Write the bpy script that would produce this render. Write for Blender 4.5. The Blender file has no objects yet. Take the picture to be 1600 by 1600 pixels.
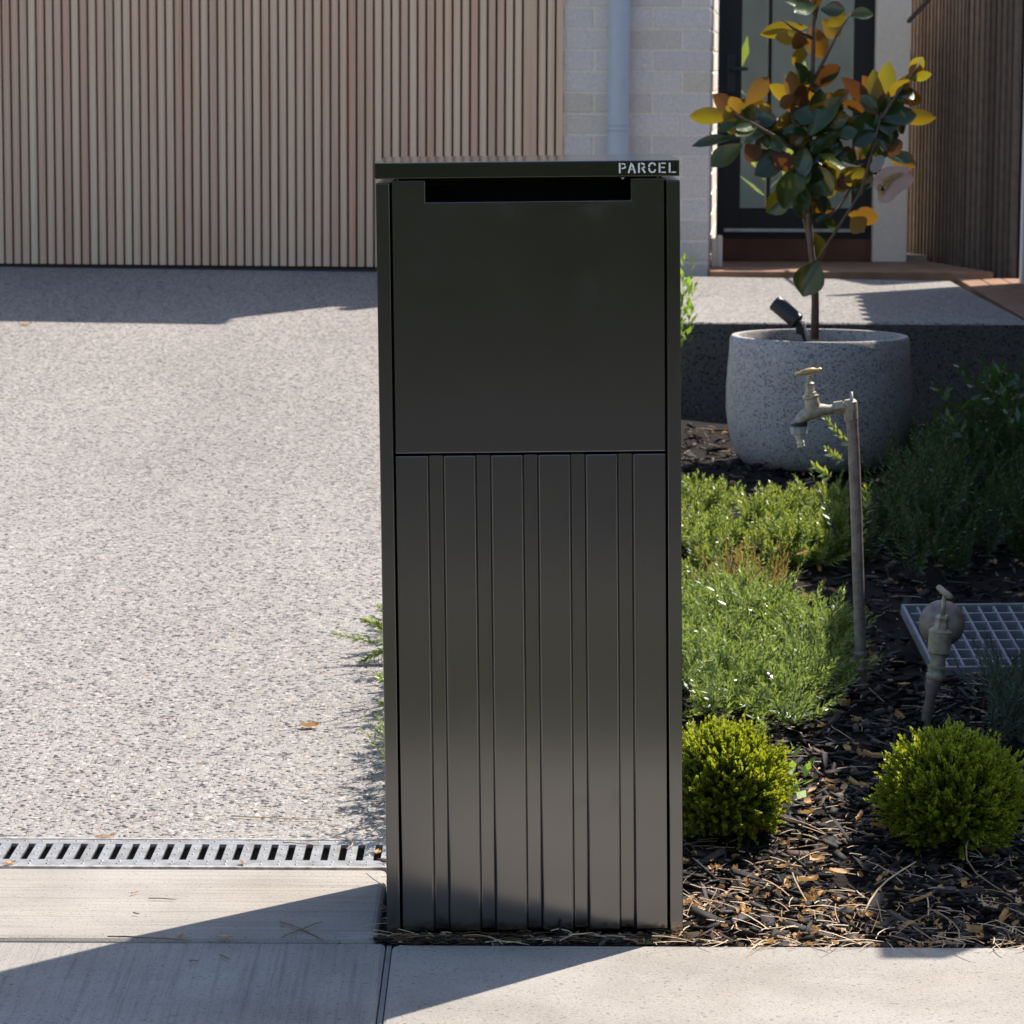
import bpy, bmesh, math, random
import numpy as np
from mathutils import Vector, Matrix
random.seed(7)
rng = np.random.default_rng(7)
R = math.radians
scene = bpy.context.scene
COL = scene.collection

# ---------------------------------------------------------------- camera
F_PX, HC, PITCH, ROLL = 5250.0, 1.33, 7.487, 0.0045
cam_data = bpy.data.cameras.new("camera")
cam = bpy.data.objects.new("camera", cam_data)
COL.objects.link(cam)
cam_data.sensor_width = 36.0
cam_data.lens = F_PX / 1600 * 36.0
cam_data.clip_start = 0.1
cam_data.clip_end = 500.0
cam.matrix_world = Matrix.Translation((0, 0, HC)) @ Matrix.Rotation(R(90 - PITCH), 4, 'X') @ Matrix.Rotation(ROLL, 4, 'Z')
cam_data.dof.use_dof = True
cam_data.dof.focus_distance = 5.2
cam_data.dof.aperture_fstop = 21.0
scene.camera = cam

# ---------------------------------------------------------------- world, sun, exposure
SUN_AZ, SUN_EL = 45.5, 53.0            # azimuth from +Y towards +X
world = bpy.data.worlds.new("World")
scene.world = world
world.use_nodes = True
wn = world.node_tree
bg = wn.nodes["Background"]
sky = wn.nodes.new("ShaderNodeTexSky")
sky.sky_type = 'NISHITA'
sky.sun_disc = False
sky.sun_elevation = R(SUN_EL)
sky.sun_rotation = R(SUN_AZ)
wn.links.new(sky.outputs[0], bg.inputs[0])
bg.inputs[1].default_value = 0.108
sun_data = bpy.data.lights.new("sun", 'SUN')
sun = bpy.data.objects.new("sun", sun_data)
COL.objects.link(sun)
sun_data.energy = 4.4
sun_data.angle = R(0.5)
sun_data.color = (1.0, 0.93, 0.84)
sdir = Vector((math.sin(R(SUN_AZ)) * math.cos(R(SUN_EL)), math.cos(R(SUN_AZ)) * math.cos(R(SUN_EL)), math.sin(R(SUN_EL))))
sun.rotation_euler = sdir.to_track_quat('Z', 'Y').to_euler()
sun.location = sdir * 30
scene.view_settings.view_transform = 'Standard'
scene.view_settings.look = 'None'
scene.view_settings.exposure = 0.78
scene.view_settings.gamma = 1.0

# ---------------------------------------------------------------- measuring helpers (photo pixel -> place)
_p = R(PITCH)
def ray(px, py):
    dx, dy = px - 800.0, py - 800.0
    c, s = math.cos(ROLL), math.sin(ROLL)
    dx, dy = dx * c + dy * s, -dx * s + dy * c
    up = Vector((0, math.sin(_p), math.cos(_p)))
    fw = Vector((0, math.cos(_p), -math.sin(_p)))
    return Vector((1, 0, 0)) * (dx / F_PX) - up * (dy / F_PX) + fw
def at(px, py, Y):
    d = ray(px, py)
    return Vector((0, 0, HC)) + d * (Y / d.y)
def on(px, py, a=0.0, b=0.0):           # on the plane z = a + b*Y
    d = ray(px, py)
    t = (a - HC) / (d.z - b * d.y)
    return Vector((0, 0, HC)) + d * t
DRV_B = 0.0615; DRV_A = -DRV_B * 5.74
BED_B = 0.036; BED_A = -BED_B * 5.1
def bed_z(x, y): return BED_A + BED_B * y

# ---------------------------------------------------------------- object helpers
def link(o):
    COL.objects.link(o); return o
def tag(o, label=None, cat=None, group=None, kind=None):
    if label: o["label"] = label
    if cat: o["category"] = cat
    if group: o["group"] = group
    if kind: o["kind"] = kind
    return o
def thing(name, loc, label, cat, group=None, rot=(0, 0, 0)):
    o = link(bpy.data.objects.new(name, None))
    o.location = loc; o.rotation_euler = rot
    o.empty_display_size = 0.1
    bpy.context.view_layer.update()
    return tag(o, label, cat, group)

def wmat(o):
    return o.matrix_basis if o.parent is None else wmat(o.parent) @ o.matrix_basis

class MB:
    """collects shapes, becomes ONE mesh object"""
    def __init__(s): s.v = []; s.f = []
    def add(s, vs, fs):
        n = len(s.v)
        s.v.extend([tuple(v) for v in vs]); s.f.extend([tuple(i + n for i in f) for f in fs])
    def box(s, x0, x1, y0, y1, z0, z1, M=None):
        vs = [(x0,y0,z0),(x1,y0,z0),(x1,y1,z0),(x0,y1,z0),(x0,y0,z1),(x1,y0,z1),(x1,y1,z1),(x0,y1,z1)]
        if M is not None: vs = [M @ Vector(v) for v in vs]
        s.add(vs, [(0,3,2,1),(4,5,6,7),(0,1,5,4),(1,2,6,5),(2,3,7,6),(3,0,4,7)])
    def prism(s, poly, z0, z1):          # poly ccw in xy
        n = len(poly)
        vs = [(p[0], p[1], z0 if len(p) < 3 else p[2] + z0) for p in poly] + [(p[0], p[1], z1 if len(p) < 3 else p[2] + z1) for p in poly]
        fs = [tuple(range(n - 1, -1, -1)), tuple(range(n, 2 * n))] + [(i, (i + 1) % n, n + (i + 1) % n, n + i) for i in range(n)]
        s.add(vs, fs)
    def tube(s, pts, rad, n=12, cap=True, squash=None):
        pts = [Vector(p) for p in pts]
        if not hasattr(rad, '__len__'): rad = [rad] * len(pts)
        vs = []; ref = None
        for i, p in enumerate(pts):
            a = pts[max(i - 1, 0)]; b = pts[min(i + 1, len(pts) - 1)]
            t = (b - a)
            if t.length < 1e-9: t = Vector((0, 0, 1))
            t.normalize()
            if ref is None:
                ref = Vector((1, 0, 0)) if abs(t.x) < 0.8 else Vector((0, 1, 0))
            u = (ref - t * ref.dot(t)).normalized(); w = t.cross(u); ref = u
            for k in range(n):
                an = 2 * math.pi * k / n
                vs.append(p + (u * math.cos(an) + w * math.sin(an)) * rad[i])
        fs = []
        for i in range(len(pts) - 1):
            for k in range(n):
                fs.append((i*n+k, i*n+(k+1)%n, (i+1)*n+(k+1)%n, (i+1)*n+k))
        if cap:
            fs.append(tuple(range(n - 1, -1, -1))); m = (len(pts) - 1) * n
            fs.append(tuple(range(m, m + n)))
        s.add(vs, fs)
    def build(s, name, mat, parent=None, smooth=False, bevel=0.0, seg=2, autosmooth=None):
        me = bpy.data.meshes.new(name)
        L = Vector((0, 0, 0)); inv = None
        if parent is not None:
            inv = wmat(parent).inverted()
        vs = s.v if inv is None else [tuple(inv @ Vector(v)) for v in s.v]
        me.from_pydata(vs, [], s.f)
        return finish(me, name, mat, parent, smooth, bevel, seg, autosmooth)
    def build_local(s, name, mat, parent=None, smooth=False, bevel=0.0, seg=2, autosmooth=None):
        me = bpy.data.meshes.new(name)
        me.from_pydata(s.v, [], s.f)
        return finish(me, name, mat, parent, smooth, bevel, seg, autosmooth)

def finish(me, name, mat, parent, smooth, bevel, seg, autosmooth):
    if bevel > 0:
        bm = bmesh.new(); bm.from_mesh(me)
        bmesh.ops.remove_doubles(bm, verts=bm.verts, dist=1e-6)
        bm.normal_update()
        es = [e for e in bm.edges if len(e.link_faces) == 2 and e.calc_face_angle(0) > R(25)]
        bmesh.ops.bevel(bm, geom=es, offset=bevel, segments=seg, affect='EDGES', profile=0.5, clamp_overlap=True)
        bm.to_mesh(me); bm.free()
    for m in (mat if isinstance(mat, (list, tuple)) else [mat]):
        if m: me.materials.append(m)
    if smooth or autosmooth:
        me.polygons.foreach_set("use_smooth", [True] * len(me.polygons))
        if autosmooth:
            me.set_sharp_from_angle(angle=R(autosmooth))
    me.update()
    o = link(bpy.data.objects.new(name, me))
    if parent is not None: o.parent = parent
    return o

def np_mesh(name, V, Fq, mat, parent=None, smooth=False, mats=None):
    """V (n,3), Fq (m,k) arrays -> object"""
    me = bpy.data.meshes.new(name)
    if parent is not None:
        inv = np.array(wmat(parent).inverted())
        V = V @ inv[:3, :3].T + inv[:3, 3]
    n, m, k = len(V), len(Fq), Fq.shape[1]
    me.vertices.add(n); me.vertices.foreach_set("co", np.asarray(V, np.float32).ravel())
    me.loops.add(m * k); me.loops.foreach_set("vertex_index", np.asarray(Fq, np.int32).ravel())
    me.polygons.add(m)
    me.polygons.foreach_set("loop_start", np.arange(0, m * k, k, dtype=np.int32))
    me.polygons.foreach_set("loop_total", np.full(m, k, np.int32))
    if smooth: me.polygons.foreach_set("use_smooth", np.ones(m, bool))
    for mm in (mat if isinstance(mat, (list, tuple)) else [mat]): me.materials.append(mm)
    if mats is not None: me.polygons.foreach_set("material_index", np.asarray(mats, np.int32))
    me.update(); me.validate()
    o = link(bpy.data.objects.new(name, me))
    if parent is not None: o.parent = parent
    return o

# ---------------------------------------------------------------- materials
class NT:
    def __init__(s, name):
        s.m = bpy.data.materials.new(name); s.m.use_nodes = True
        s.t = s.m.node_tree; s.b = s.t.nodes["Principled BSDF"]; s.out = s.t.nodes["Material Output"]
    def n(s, typ, **kw):
        nd = s.t.nodes.new("ShaderNode" + typ)
        for k, v in kw.items():
            if k.startswith('i_'): 
                key = k[2:]
                nd.inputs[int(key) if key.isdigit() else key.replace('_', ' ')].default_value = v
            else: setattr(nd, k, v)
        return nd
    def l(s, a, b): s.t.links.new(a, b)
    def obj(s, scale=(1, 1, 1)):
        tc = s.n("TexCoord"); mp = s.n("Mapping"); mp.inputs["Scale"].default_value = scale
        s.l(tc.outputs["Object"], mp.inputs["Vector"]); return mp.outputs[0]
    def noise(s, vec, scale, detail=3, rough=0.55):
        nd = s.n("TexNoise"); nd.inputs["Scale"].default_value = scale; nd.inputs["Detail"].default_value = detail; nd.inputs["Roughness"].default_value = rough
        if vec is not None: s.l(vec, nd.inputs["Vector"])
        return nd.outputs["Fac"]
    def ramp(s, fac, stops, interp='LINEAR'):
        nd = s.n("ValToRGB"); cr = nd.color_ramp; cr.interpolation = interp
        while len(cr.elements) > 1: cr.elements.remove(cr.elements[-1])
        cr.elements[0].position = stops[0][0]; cr.elements[0].color = (*stops[0][1], 1)
        for p, c in stops[1:]:
            e = cr.elements.new(p); e.color = (*c, 1)
        s.l(fac, nd.inputs[0]); return nd.outputs[0]
    def mix(s, fac, a, b, typ='MIX'):
        nd = s.n("Mix", data_type='RGBA', blend_type=typ)
        for v, i in ((fac, 0), (a, 6), (b, 7)):
            if hasattr(v, 'links'): s.l(v, nd.inputs[i])
            elif i == 0: nd.inputs[i].default_value = v
            else: nd.inputs[i].default_value = (*v, 1)
        return nd.outputs[2]
    def math(s, op, a, b=0.5, c=None):
        nd = s.n("Math", operation=op)
        for v, i in ((a, 0), (b, 1), (c, 2)):
            if v is None: continue
            if hasattr(v, 'links'): s.l(v, nd.inputs[i])
            else: nd.inputs[i].default_value = v
        return nd.outputs[0]
    def bump(s, h, strength=0.3, dist=0.005, prev=None):
        nd = s.n("Bump"); nd.inputs["Strength"].default_value = strength; nd.inputs["Distance"].default_value = dist
        s.l(h, nd.inputs["Height"])
        if prev is not None: s.l(prev, nd.inputs["Normal"])
        return nd.outputs[0]
    def set(s, color=None, rough=None, spec=None, metal=None, normal=None):
        for v, k in ((color, "Base Color"), (rough, "Roughness"), (spec, "Specular IOR Level"), (metal, "Metallic"), (normal, "Normal")):
            if v is None: continue
            if hasattr(v, 'links'): s.l(v, s.b.inputs[k])
            elif k == "Base Color": s.b.inputs[k].default_value = (*v, 1)
            else: s.b.inputs[k].default_value = v
        return s.m

def simple(name, color, rough=0.6, spec=0.5, metal=0.0, var=0.15, scale=30.0, bump=0.0, bscale=200.0):
    t = NT(name); o = t.obj()
    f = t.noise(o, scale, 4)
    c = t.ramp(f, [(0.3, tuple(x * (1 - var) for x in color)), (0.7, tuple(min(1, x * (1 + var)) for x in color))])
    nm = t.bump(t.noise(o, bscale, 3), bump, 0.002) if bump else None
    return t.set(c, rough, spec, metal, nm)

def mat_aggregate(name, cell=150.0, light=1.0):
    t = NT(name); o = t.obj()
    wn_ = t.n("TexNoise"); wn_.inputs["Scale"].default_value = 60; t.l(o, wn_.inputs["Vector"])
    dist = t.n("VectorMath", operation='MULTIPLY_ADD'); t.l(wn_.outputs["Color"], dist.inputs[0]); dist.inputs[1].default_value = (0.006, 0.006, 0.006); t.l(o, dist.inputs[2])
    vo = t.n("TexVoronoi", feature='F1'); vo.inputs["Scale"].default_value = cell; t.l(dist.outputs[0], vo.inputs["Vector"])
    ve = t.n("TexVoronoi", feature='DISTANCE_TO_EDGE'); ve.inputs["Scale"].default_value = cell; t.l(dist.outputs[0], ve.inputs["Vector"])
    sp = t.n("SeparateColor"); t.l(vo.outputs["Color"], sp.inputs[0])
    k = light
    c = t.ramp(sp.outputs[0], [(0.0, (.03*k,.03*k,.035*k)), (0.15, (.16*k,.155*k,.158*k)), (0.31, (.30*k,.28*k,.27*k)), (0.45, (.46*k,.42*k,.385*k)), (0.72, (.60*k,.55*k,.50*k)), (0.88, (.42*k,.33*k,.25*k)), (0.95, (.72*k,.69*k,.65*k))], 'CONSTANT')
    mort = t.ramp(t.noise(o, 400, 2), [(0.3, (.40*k,.375*k,.35*k)), (0.7, (.55*k,.515*k,.48*k))])
    e = t.ramp(ve.outputs["Distance"], [(0.02, (0,0,0)), (0.12, (1,1,1))])
    # some stones are covered by cement paste
    sel = t.ramp(sp.outputs[1], [(0.31, (0,0,0)), (0.36, (1,1,1))])
    f = t.mix(1.0, e, sel, 'MULTIPLY')
    c = t.mix(f, mort, c)
    big = t.ramp(t.noise(t.obj((1, .35, 1)), 1.3, 4), [(0.3, (.86,.85,.84)), (0.7, (1.08,1.07,1.06))])
    c = t.mix(1.0, c, big, 'MULTIPLY')
    h = t.mix(1.0, e, sp.outputs[2], 'MULTIPLY')
    return t.set(c, 0.75, 0.4, normal=t.bump(h, 0.8, 0.004))

def mat_concrete(name, broom_axis=None, col=(.40,.366,.327), pits=1.0):
    t = NT(name); o = t.obj()
    c = t.ramp(t.noise(o, 5, 6, .6), [(0.25, tuple(x*.80 for x in col)), (0.55, col), (0.8, tuple(x*1.12 for x in col))])
    fine = t.ramp(t.noise(o, 260, 3, .7), [(0.25, (.55,.54,.53)), (0.5, (1,1,1)), (0.8, (1.15,1.15,1.15))])
    c = t.mix(0.8, c, t.mix(1.0, c, fine, 'MULTIPLY'))
    spk = t.ramp(t.noise(o, 150, 2, .5), [(0.31, (.30,.28,.26)), (0.37, (1,1,1))])
    c = t.mix(0.6*pits, c, t.mix(1.0, c, spk, 'MULTIPLY'))
    if broom_axis:
        sc = (1.5, 110, 1) if broom_axis == 'x' else (110, 2.2, 1)
        bf = t.noise(t.obj(sc), 1.0, 4, .7)
        br = t.ramp(bf, [(0.28, (.66,.65,.64)), (0.5, (1,1,1)), (0.75, (1.10,1.10,1.10))])
        c = t.mix(0.9, c, t.mix(1.0, c, br, 'MULTIPLY'))
        nm = t.bump(bf, 0.5, 0.004)
        nm = t.bump(t.noise(o, 300, 3), 0.35, 0.002, nm)
    else:
        nm = t.bump(t.noise(o, 220, 4, .7), 0.5, 0.003)
    st = t.ramp(t.noise(o, 2.2, 3), [(0.35, (.88,.86,.83)), (0.6, (1,1,1))])
    c = t.mix(1.0, c, st, 'MULTIPLY')
    return t.set(c, 0.85, 0.3, normal=nm)

def mat_island(name, stops, rough=0.6, spec=0.4, transl=None, transl_fac=0.35, noise_amt=0.0, noise_scale=60):
    """colour varies from piece to piece"""
    t = NT(name); g = t.n("NewGeometry")
    c = t.ramp(g.outputs["Random Per Island"], stops)
    if noise_amt:
        f = t.ramp(t.noise(t.obj(), noise_scale, 4), [(0.3, (1-noise_amt,)*3), (0.7, (1+noise_amt,)*3)])
        c = t.mix(1.0, c, f, 'MULTIPLY')
    t.set(c, rough, spec)
    if transl:
        tr = t.n("BsdfTranslucent"); tr.inputs[0].default_value = (*transl, 1)
        mx = t.n("MixShader"); mx.inputs[0].default_value = transl_fac
        t.l(t.b.outputs[0], mx.inputs[1]); t.l(tr.outputs[0], mx.inputs[2]); t.l(mx.outputs[0], t.out.inputs[0])
    return t.m

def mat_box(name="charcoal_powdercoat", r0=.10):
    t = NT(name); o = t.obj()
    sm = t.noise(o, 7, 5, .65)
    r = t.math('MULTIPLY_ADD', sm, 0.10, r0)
    # smudges and finger marks: duller blotches in the satin coat
    fm = t.n("TexNoise"); fm.inputs["Scale"].default_value = 17; fm.inputs["Detail"].default_value = 3; t.l(t.obj((1, 1, .75)), fm.inputs["Vector"])
    sp = t.ramp(fm.outputs["Fac"], [(0.60, (0,0,0)), (0.68, (1,1,1))])
    zone = t.ramp(t.noise(o, 3.1, 2), [(0.45, (0,0,0)), (0.6, (1,1,1))])
    sp = t.mix(1.0, sp, zone, 'MULTIPLY')
    r = t.math('ADD', r, t.math('MULTIPLY', sp, 0.05))
    # fine dust, heavier near the ground
    sx_ = t.n("SeparateXYZ"); tc = t.n("TexCoord"); t.l(tc.outputs["Object"], sx_.inputs[0])
    low = t.ramp(sx_.outputs[2], [(0.0, (1,1,1)), (0.16, (.25,.25,.25)), (0.6, (.12,.12,.12))])
    dn = t.ramp(t.noise(t.obj((90, 90, 14)), 1.0, 5, .7), [(0.45, (0,0,0)), (0.75, (1,1,1))])
    du = t.mix(1.0, low, dn, 'MULTIPLY')
    c = t.ramp(t.noise(o, 700, 2), [(0.3, (.0085,.0083,.0082)), (0.7, (.0115,.0112,.011))])
    c = t.mix(t.math('MULTIPLY', du, 0.10), c, (.22,.19,.16))
    c = t.mix(1.0, c, t.ramp(sp, [(0, (1,1,1)), (1, (.6,.6,.6))]), 'MULTIPLY')
    t.b.inputs["IOR"].default_value = 2.4
    warp = t.bump(t.noise(t.obj((3, 3, 2)), 1.0, 1), 0.25, 0.004)
    return t.set(c, r, 0.5, normal=t.bump(t.noise(o, 900, 2), 0.05, 0.0006, warp))
def mat_slats():
    t = NT("pale_timber_battens"); g = t.n("NewGeometry")
    c = t.ramp(g.outputs["Random Per Island"], [(0.0, (.76,.53,.35)), (0.18, (.90,.65,.44)), (0.36, (.80,.52,.36)), (0.55, (.92,.68,.46)), (0.72, (.78,.48,.33)), (0.88, (.88,.62,.41)), (1.0, (.92,.70,.48))])
    oo = t.obj((60, 60, 1.1)); 
    gr = t.ramp(t.noise(oo, 1.0, 5, .6), [(0.25, (.80,.76,.74)), (0.5, (1,1,1)), (0.8, (1.08,1.06,1.04))])
    c = t.mix(1.0, c, gr, 'MULTIPLY')
    pk = t.ramp(t.noise(t.obj((25, 25, .8)), 1.0, 2), [(0.5, (1,1,1)), (0.75, (1.0,.84,.79))])
    c = t.mix(1.0, c, pk, 'MULTIPLY')
    return t.set(c, 0.6, 0.35, normal=t.bump(t.noise(t.obj((400, 400, 5)), 1, 3), 0.2, 0.001))
def mat_terrazzo():
    t = NT("speckled_planter_concrete"); o = t.obj()
    vo = t.n("TexVoronoi"); vo.inputs["Scale"].default_value = 170; t.l(o, vo.inputs["Vector"])
    sp = t.n("SeparateColor"); t.l(vo.outputs["Color"], sp.inputs[0])
    base = t.ramp(t.noise(o, 8, 5), [(0.3, (.40,.37,.35)), (0.7, (.49,.455,.43))])
    dk = t.ramp(sp.outputs[0], [(0.0, (.13,.13,.135)), (0.20, (.26,.25,.25)), (0.36, (.46,.44,.425)), (0.88, (.60,.575,.55))], 'CONSTANT')
    near = t.ramp(vo.outputs["Distance"], [(0.40, (1,1,1)), (0.60, (0,0,0))])
    c = t.mix(near, base, dk)
    return t.set(c, 0.7, 0.4, normal=t.bump(t.noise(o, 200, 3), 0.3, 0.002))
def mat_magnolia():
    t = NT("magnolia_leaf"); g = t.n("NewGeometry")
    top = t.ramp(g.outputs["Random Per Island"], [(0.0, (.016,.040,.009)), (0.5, (.028,.060,.011)), (1.0, (.05,.082,.013))])
    und = t.ramp(g.outputs["Random Per Island"], [(0.0, (.075,.028,.009)), (0.4, (.125,.047,.012)), (0.75, (.17,.075,.017)), (1.0, (.105,.068,.017))])
    c = t.mix(g.outputs["Backfacing"], top, und)
    r = t.math('MULTIPLY_ADD', g.outputs["Backfacing"], 0.42, 0.21)
    t.set(c, r, 0.6, normal=t.bump(t.noise(t.obj(), 60, 2), 0.2, 0.004))
    tr = t.n("BsdfTranslucent")
    tc = t.ramp(g.outputs["Random Per Island"], [(0.0, (.18,.06,.008)), (0.35, (.40,.17,.012)), (0.6, (.62,.46,.02)), (0.8, (.70,.60,.03)), (1.0, (.42,.17,.015))])
    t.l(tc, tr.inputs[0])
    mx = t.n("MixShader"); t.l(t.math('MULTIPLY_ADD', g.outputs["Backfacing"], 0.19, 0.04), mx.inputs[0])
    t.l(t.b.outputs[0], mx.inputs[1]); t.l(tr.outputs[0], mx.inputs[2]); t.l(mx.outputs[0], t.out.inputs[0])
    return t.m
def mat_glass():
    t = NT("window_glass")
    fr = t.n("Fresnel"); fr.inputs[0].default_value = 1.5
    tr = t.n("BsdfTransparent"); tr.inputs[0].default_value = (.80,.85,.83,1)
    gl = t.n("BsdfGlossy"); gl.inputs["Roughness"].default_value = 0.02
    k = t.math('MULTIPLY_ADD', fr.outputs[0], 1.6, 0.03)
    mx = t.n("MixShader"); t.l(k, mx.inputs[0]); t.l(tr.outputs[0], mx.inputs[1]); t.l(gl.outputs[0], mx.inputs[2]); t.l(mx.outputs[0], t.out.inputs[0])
    return t.m
def mat_metal_aged(name, col, dirt, rough=0.5, metal=0.6, scale=60):
    t = NT(name); o = t.obj()
    f = t.noise(o, scale, 5, .65)
    c = t.ramp(f, [(0.3, dirt), (0.55, col), (0.75, tuple(min(1, x*1.25) for x in col))])
    return t.set(c, rough, 0.5, metal, t.bump(t.noise(o, scale*4, 4), 0.4, 0.0015))

M = {}
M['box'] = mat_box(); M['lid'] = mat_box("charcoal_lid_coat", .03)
M['black'] = simple("black_void", (.004,.004,.004), 0.8, 0.1)
M['white_letter'] = simple("white_lettering", (.86,.88,.86), 0.5, 0.4, var=.02)
M['agg'] = mat_aggregate("exposed_aggregate", 125, .75)
M['agg_porch'] = mat_aggregate("porch_aggregate", 120, 0.72)
M['agg_side_shaded'] = mat_aggregate("porch_riser_shaded", 150, 0.24)  # same aggregate darkened, the riser's shade put into its colour
M['conc_strip'] = mat_concrete("broomed_concrete", 'x')
M['conc_path'] = mat_concrete("footpath_concrete", None)
M['conc_cross'] = mat_concrete("crossover_concrete", 'y', (.375,.345,.315))
M['filler'] = simple("grey_expansion_filler", (.22,.215,.205), .8, .3)
M['soil'] = simple("dark_soil", (.016,.012,.010), .95, .2, var=.5, scale=90, bump=1.0)
M['galv'] = mat_metal_aged("galvanised_steel", (.37,.375,.38), (.24,.22,.20), .5, .5, 28)
M['rust'] = simple("rusty_edge", (.36,.34,.32), .8, .3, var=.4, scale=70)
M['channel'] = simple("drain_channel", (.03,.027,.025), .9, .2)
M['slat'] = mat_slats()
M['slat_back'] = simple("dark_batten_gap", (.13,.075,.042), .8, .2)
M['brick'] = mat_island("pale_grey_brick", [(0, (.72,.645,.595)), (.35, (.78,.70,.645)), (.6, (.70,.625,.58)), (.8, (.72,.625,.50)), (1, (.79,.71,.66))], .85, .3, noise_amt=.14, noise_scale=120)
M['mortar'] = simple("cream_mortar", (.88,.78,.66), .9, .2, var=.10, scale=80, bump=.5)
M['pipe'] = simple("blue_grey_paint", (.52,.56,.62), .45, .5, var=.03)
M['frame_black'] = simple("black_aluminium", (.012,.012,.014), .45, .4, var=.1)
M['glass'] = mat_glass()
M['silver'] = simple("silver_sill", (.45,.47,.5), .35, .5, .7)
M['deck'] = simple("reddish_timber_deck", (.30,.165,.10), .7, .3, var=.25, scale=12, bump=.3)
M['deck_dark'] = simple("brown_timber_step", (.14,.055,.03), .6, .3, var=.25, scale=12)
M['render'] = simple("cream_render", (.78,.67,.54), .85, .3, var=.05, scale=60, bump=.3)
M['white_paint'] = simple("white_steel_paint", (.75,.77,.76), .5, .4, var=.03)
M['dark_timber'] = mat_island("weathered_dark_timber", [(0, (.085,.062,.048)), (.5, (.12,.09,.07)), (1, (.16,.12,.095))], .75, .3, noise_amt=.2, noise_scale=25)
M['dark_back'] = simple("black_cladding_back", (.02,.016,.014), .8, .2)
M['parapet'] = simple("grey_parapet", (.35,.34,.33), .8, .3)
M['planter'] = mat_terrazzo()
M['bark'] = simple("magnolia_bark", (.16,.11,.08), .85, .3, var=.3, scale=60, bump=.6)
M['magnolia'] = mat_magnolia()
M['black_plastic'] = simple("black_satin_plastic", (.022,.023,.026), .42, .5, var=.1)
M['cable'] = simple("grey_cable", (.35,.35,.33), .6, .4)
M['brass'] = mat_metal_aged("weathered_brass", (.44,.39,.30), (.30,.26,.18), .55, .45, 90)
M['brass_gold'] = mat_metal_aged("worn_brass_handle", (.58,.42,.20), (.38,.24,.10), .45, .6, 90)
M['copper'] = mat_metal_aged("tarnished_copper", (.30,.24,.21), (.17,.13,.115), .55, .4, 50)
M['grey_plastic'] = simple("grey_plastic", (.33,.35,.36), .5, .4)
M['ivory_plastic'] = simple("ivory_plastic", (.55,.50,.38), .5, .4)
M['grate_plastic'] = simple("pale_grey_grating", (.30,.30,.33), .6, .4, var=.2)
M['chip'] = mat_island("bark_chips", [(0, (.009,.008,.008)), (.5, (.019,.015,.014)), (.82, (.042,.033,.029)), (.93, (.09,.073,.065)), (1, (.13,.08,.055))], .75, .35, noise_amt=.4, noise_scale=200)
M['straw'] = mat_island("dry_straw", [(0, (.34,.22,.12)), (.5, (.52,.37,.22)), (1, (.66,.52,.35))], .7, .3)
M['dryleaf'] = mat_island("dry_leaf", [(0, (.46,.23,.08)), (.4, (.62,.36,.15)), (.8, (.72,.50,.28)), (1, (.38,.17,.07))], .7, .3, transl=(.6,.35,.12), transl_fac=.25, noise_amt=.25, noise_scale=150)
M['twig'] = simple("dry_twig", (.30,.21,.14), .8, .3, var=.3, scale=90)
G1 = [(0, (.09,.16,.04)), (.5, (.15,.22,.055)), (.85, (.22,.29,.085)), (1, (.34,.38,.16))]
M['needle'] = mat_island("needle_foliage", [(0, (.07,.13,.035)), (.5, (.14,.21,.06)), (.85, (.23,.30,.11)), (1, (.40,.44,.25))], .30, .8, (.46,.58,.10), .38, noise_amt=.45, noise_scale=16)
M['sedum'] = mat_island("yellow_green_foliage", G1, .36, .6, (.50,.58,.08), .38, noise_amt=.42, noise_scale=14)
M['darkshrub'] = mat_island("dark_green_foliage", [(0, (.02,.052,.018)), (.6, (.042,.085,.028)), (1, (.075,.125,.04))], .4, .5, (.14,.24,.05), .3)
M['teal'] = mat_island("blue_green_foliage", [(0, (.03,.062,.042)), (.6, (.052,.095,.065)), (1, (.085,.14,.095))], .45, .5, (.12,.22,.10), .25)
M['conifer'] = mat_island("yellow_green_conifer", [(0, (.07,.118,.013)), (.4, (.14,.195,.02)), (.8, (.25,.30,.033)), (.97, (.40,.42,.06)), (1, (.32,.22,.06))], .40, .5, (.56,.62,.03), .42, noise_amt=.3, noise_scale=22)
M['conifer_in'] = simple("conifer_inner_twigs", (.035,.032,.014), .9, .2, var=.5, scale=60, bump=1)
M['lime'] = mat_island("lime_leaf", [(0, (.15,.29,.03)), (.6, (.25,.42,.05)), (1, (.34,.50,.09))], .4, .5, (.40,.60,.06), .4)
M['broad'] = mat_island("glossy_dark_leaf", [(0, (.02,.06,.018)), (1, (.05,.11,.03))], .3, .6, (.15,.28,.04), .3)
M['orange_grass'] = mat_island("orange_tipped_grass", [(0, (.40,.22,.05)), (.5, (.50,.36,.10)), (1, (.30,.32,.08))], .5, .4, (.5,.34,.08), .35)
M['stem'] = simple("green_brown_stem", (.10,.08,.04), .7, .3)
M['lawn'] = simple("dry_lawn", (.095,.095,.06), .9, .2, var=.4, scale=30, bump=1)
M['asphalt'] = simple("asphalt", (.055,.055,.057), .85, .3, var=.3, scale=300, bump=.5)
M['tag1'] = simple("faded_pink_card", (.66,.42,.35), .5, .4, var=.12, scale=25)
M['tag2'] = simple("ochre_print", (.42,.26,.11), .5, .4, var=.3, scale=60)
M['tag3'] = simple("grey_card", (.36,.33,.30), .5, .4)
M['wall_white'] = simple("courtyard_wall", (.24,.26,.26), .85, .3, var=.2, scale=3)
M['paver'] = simple("courtyard_paver", (.42,.38,.30), .8, .3, var=.15, scale=10)

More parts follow.
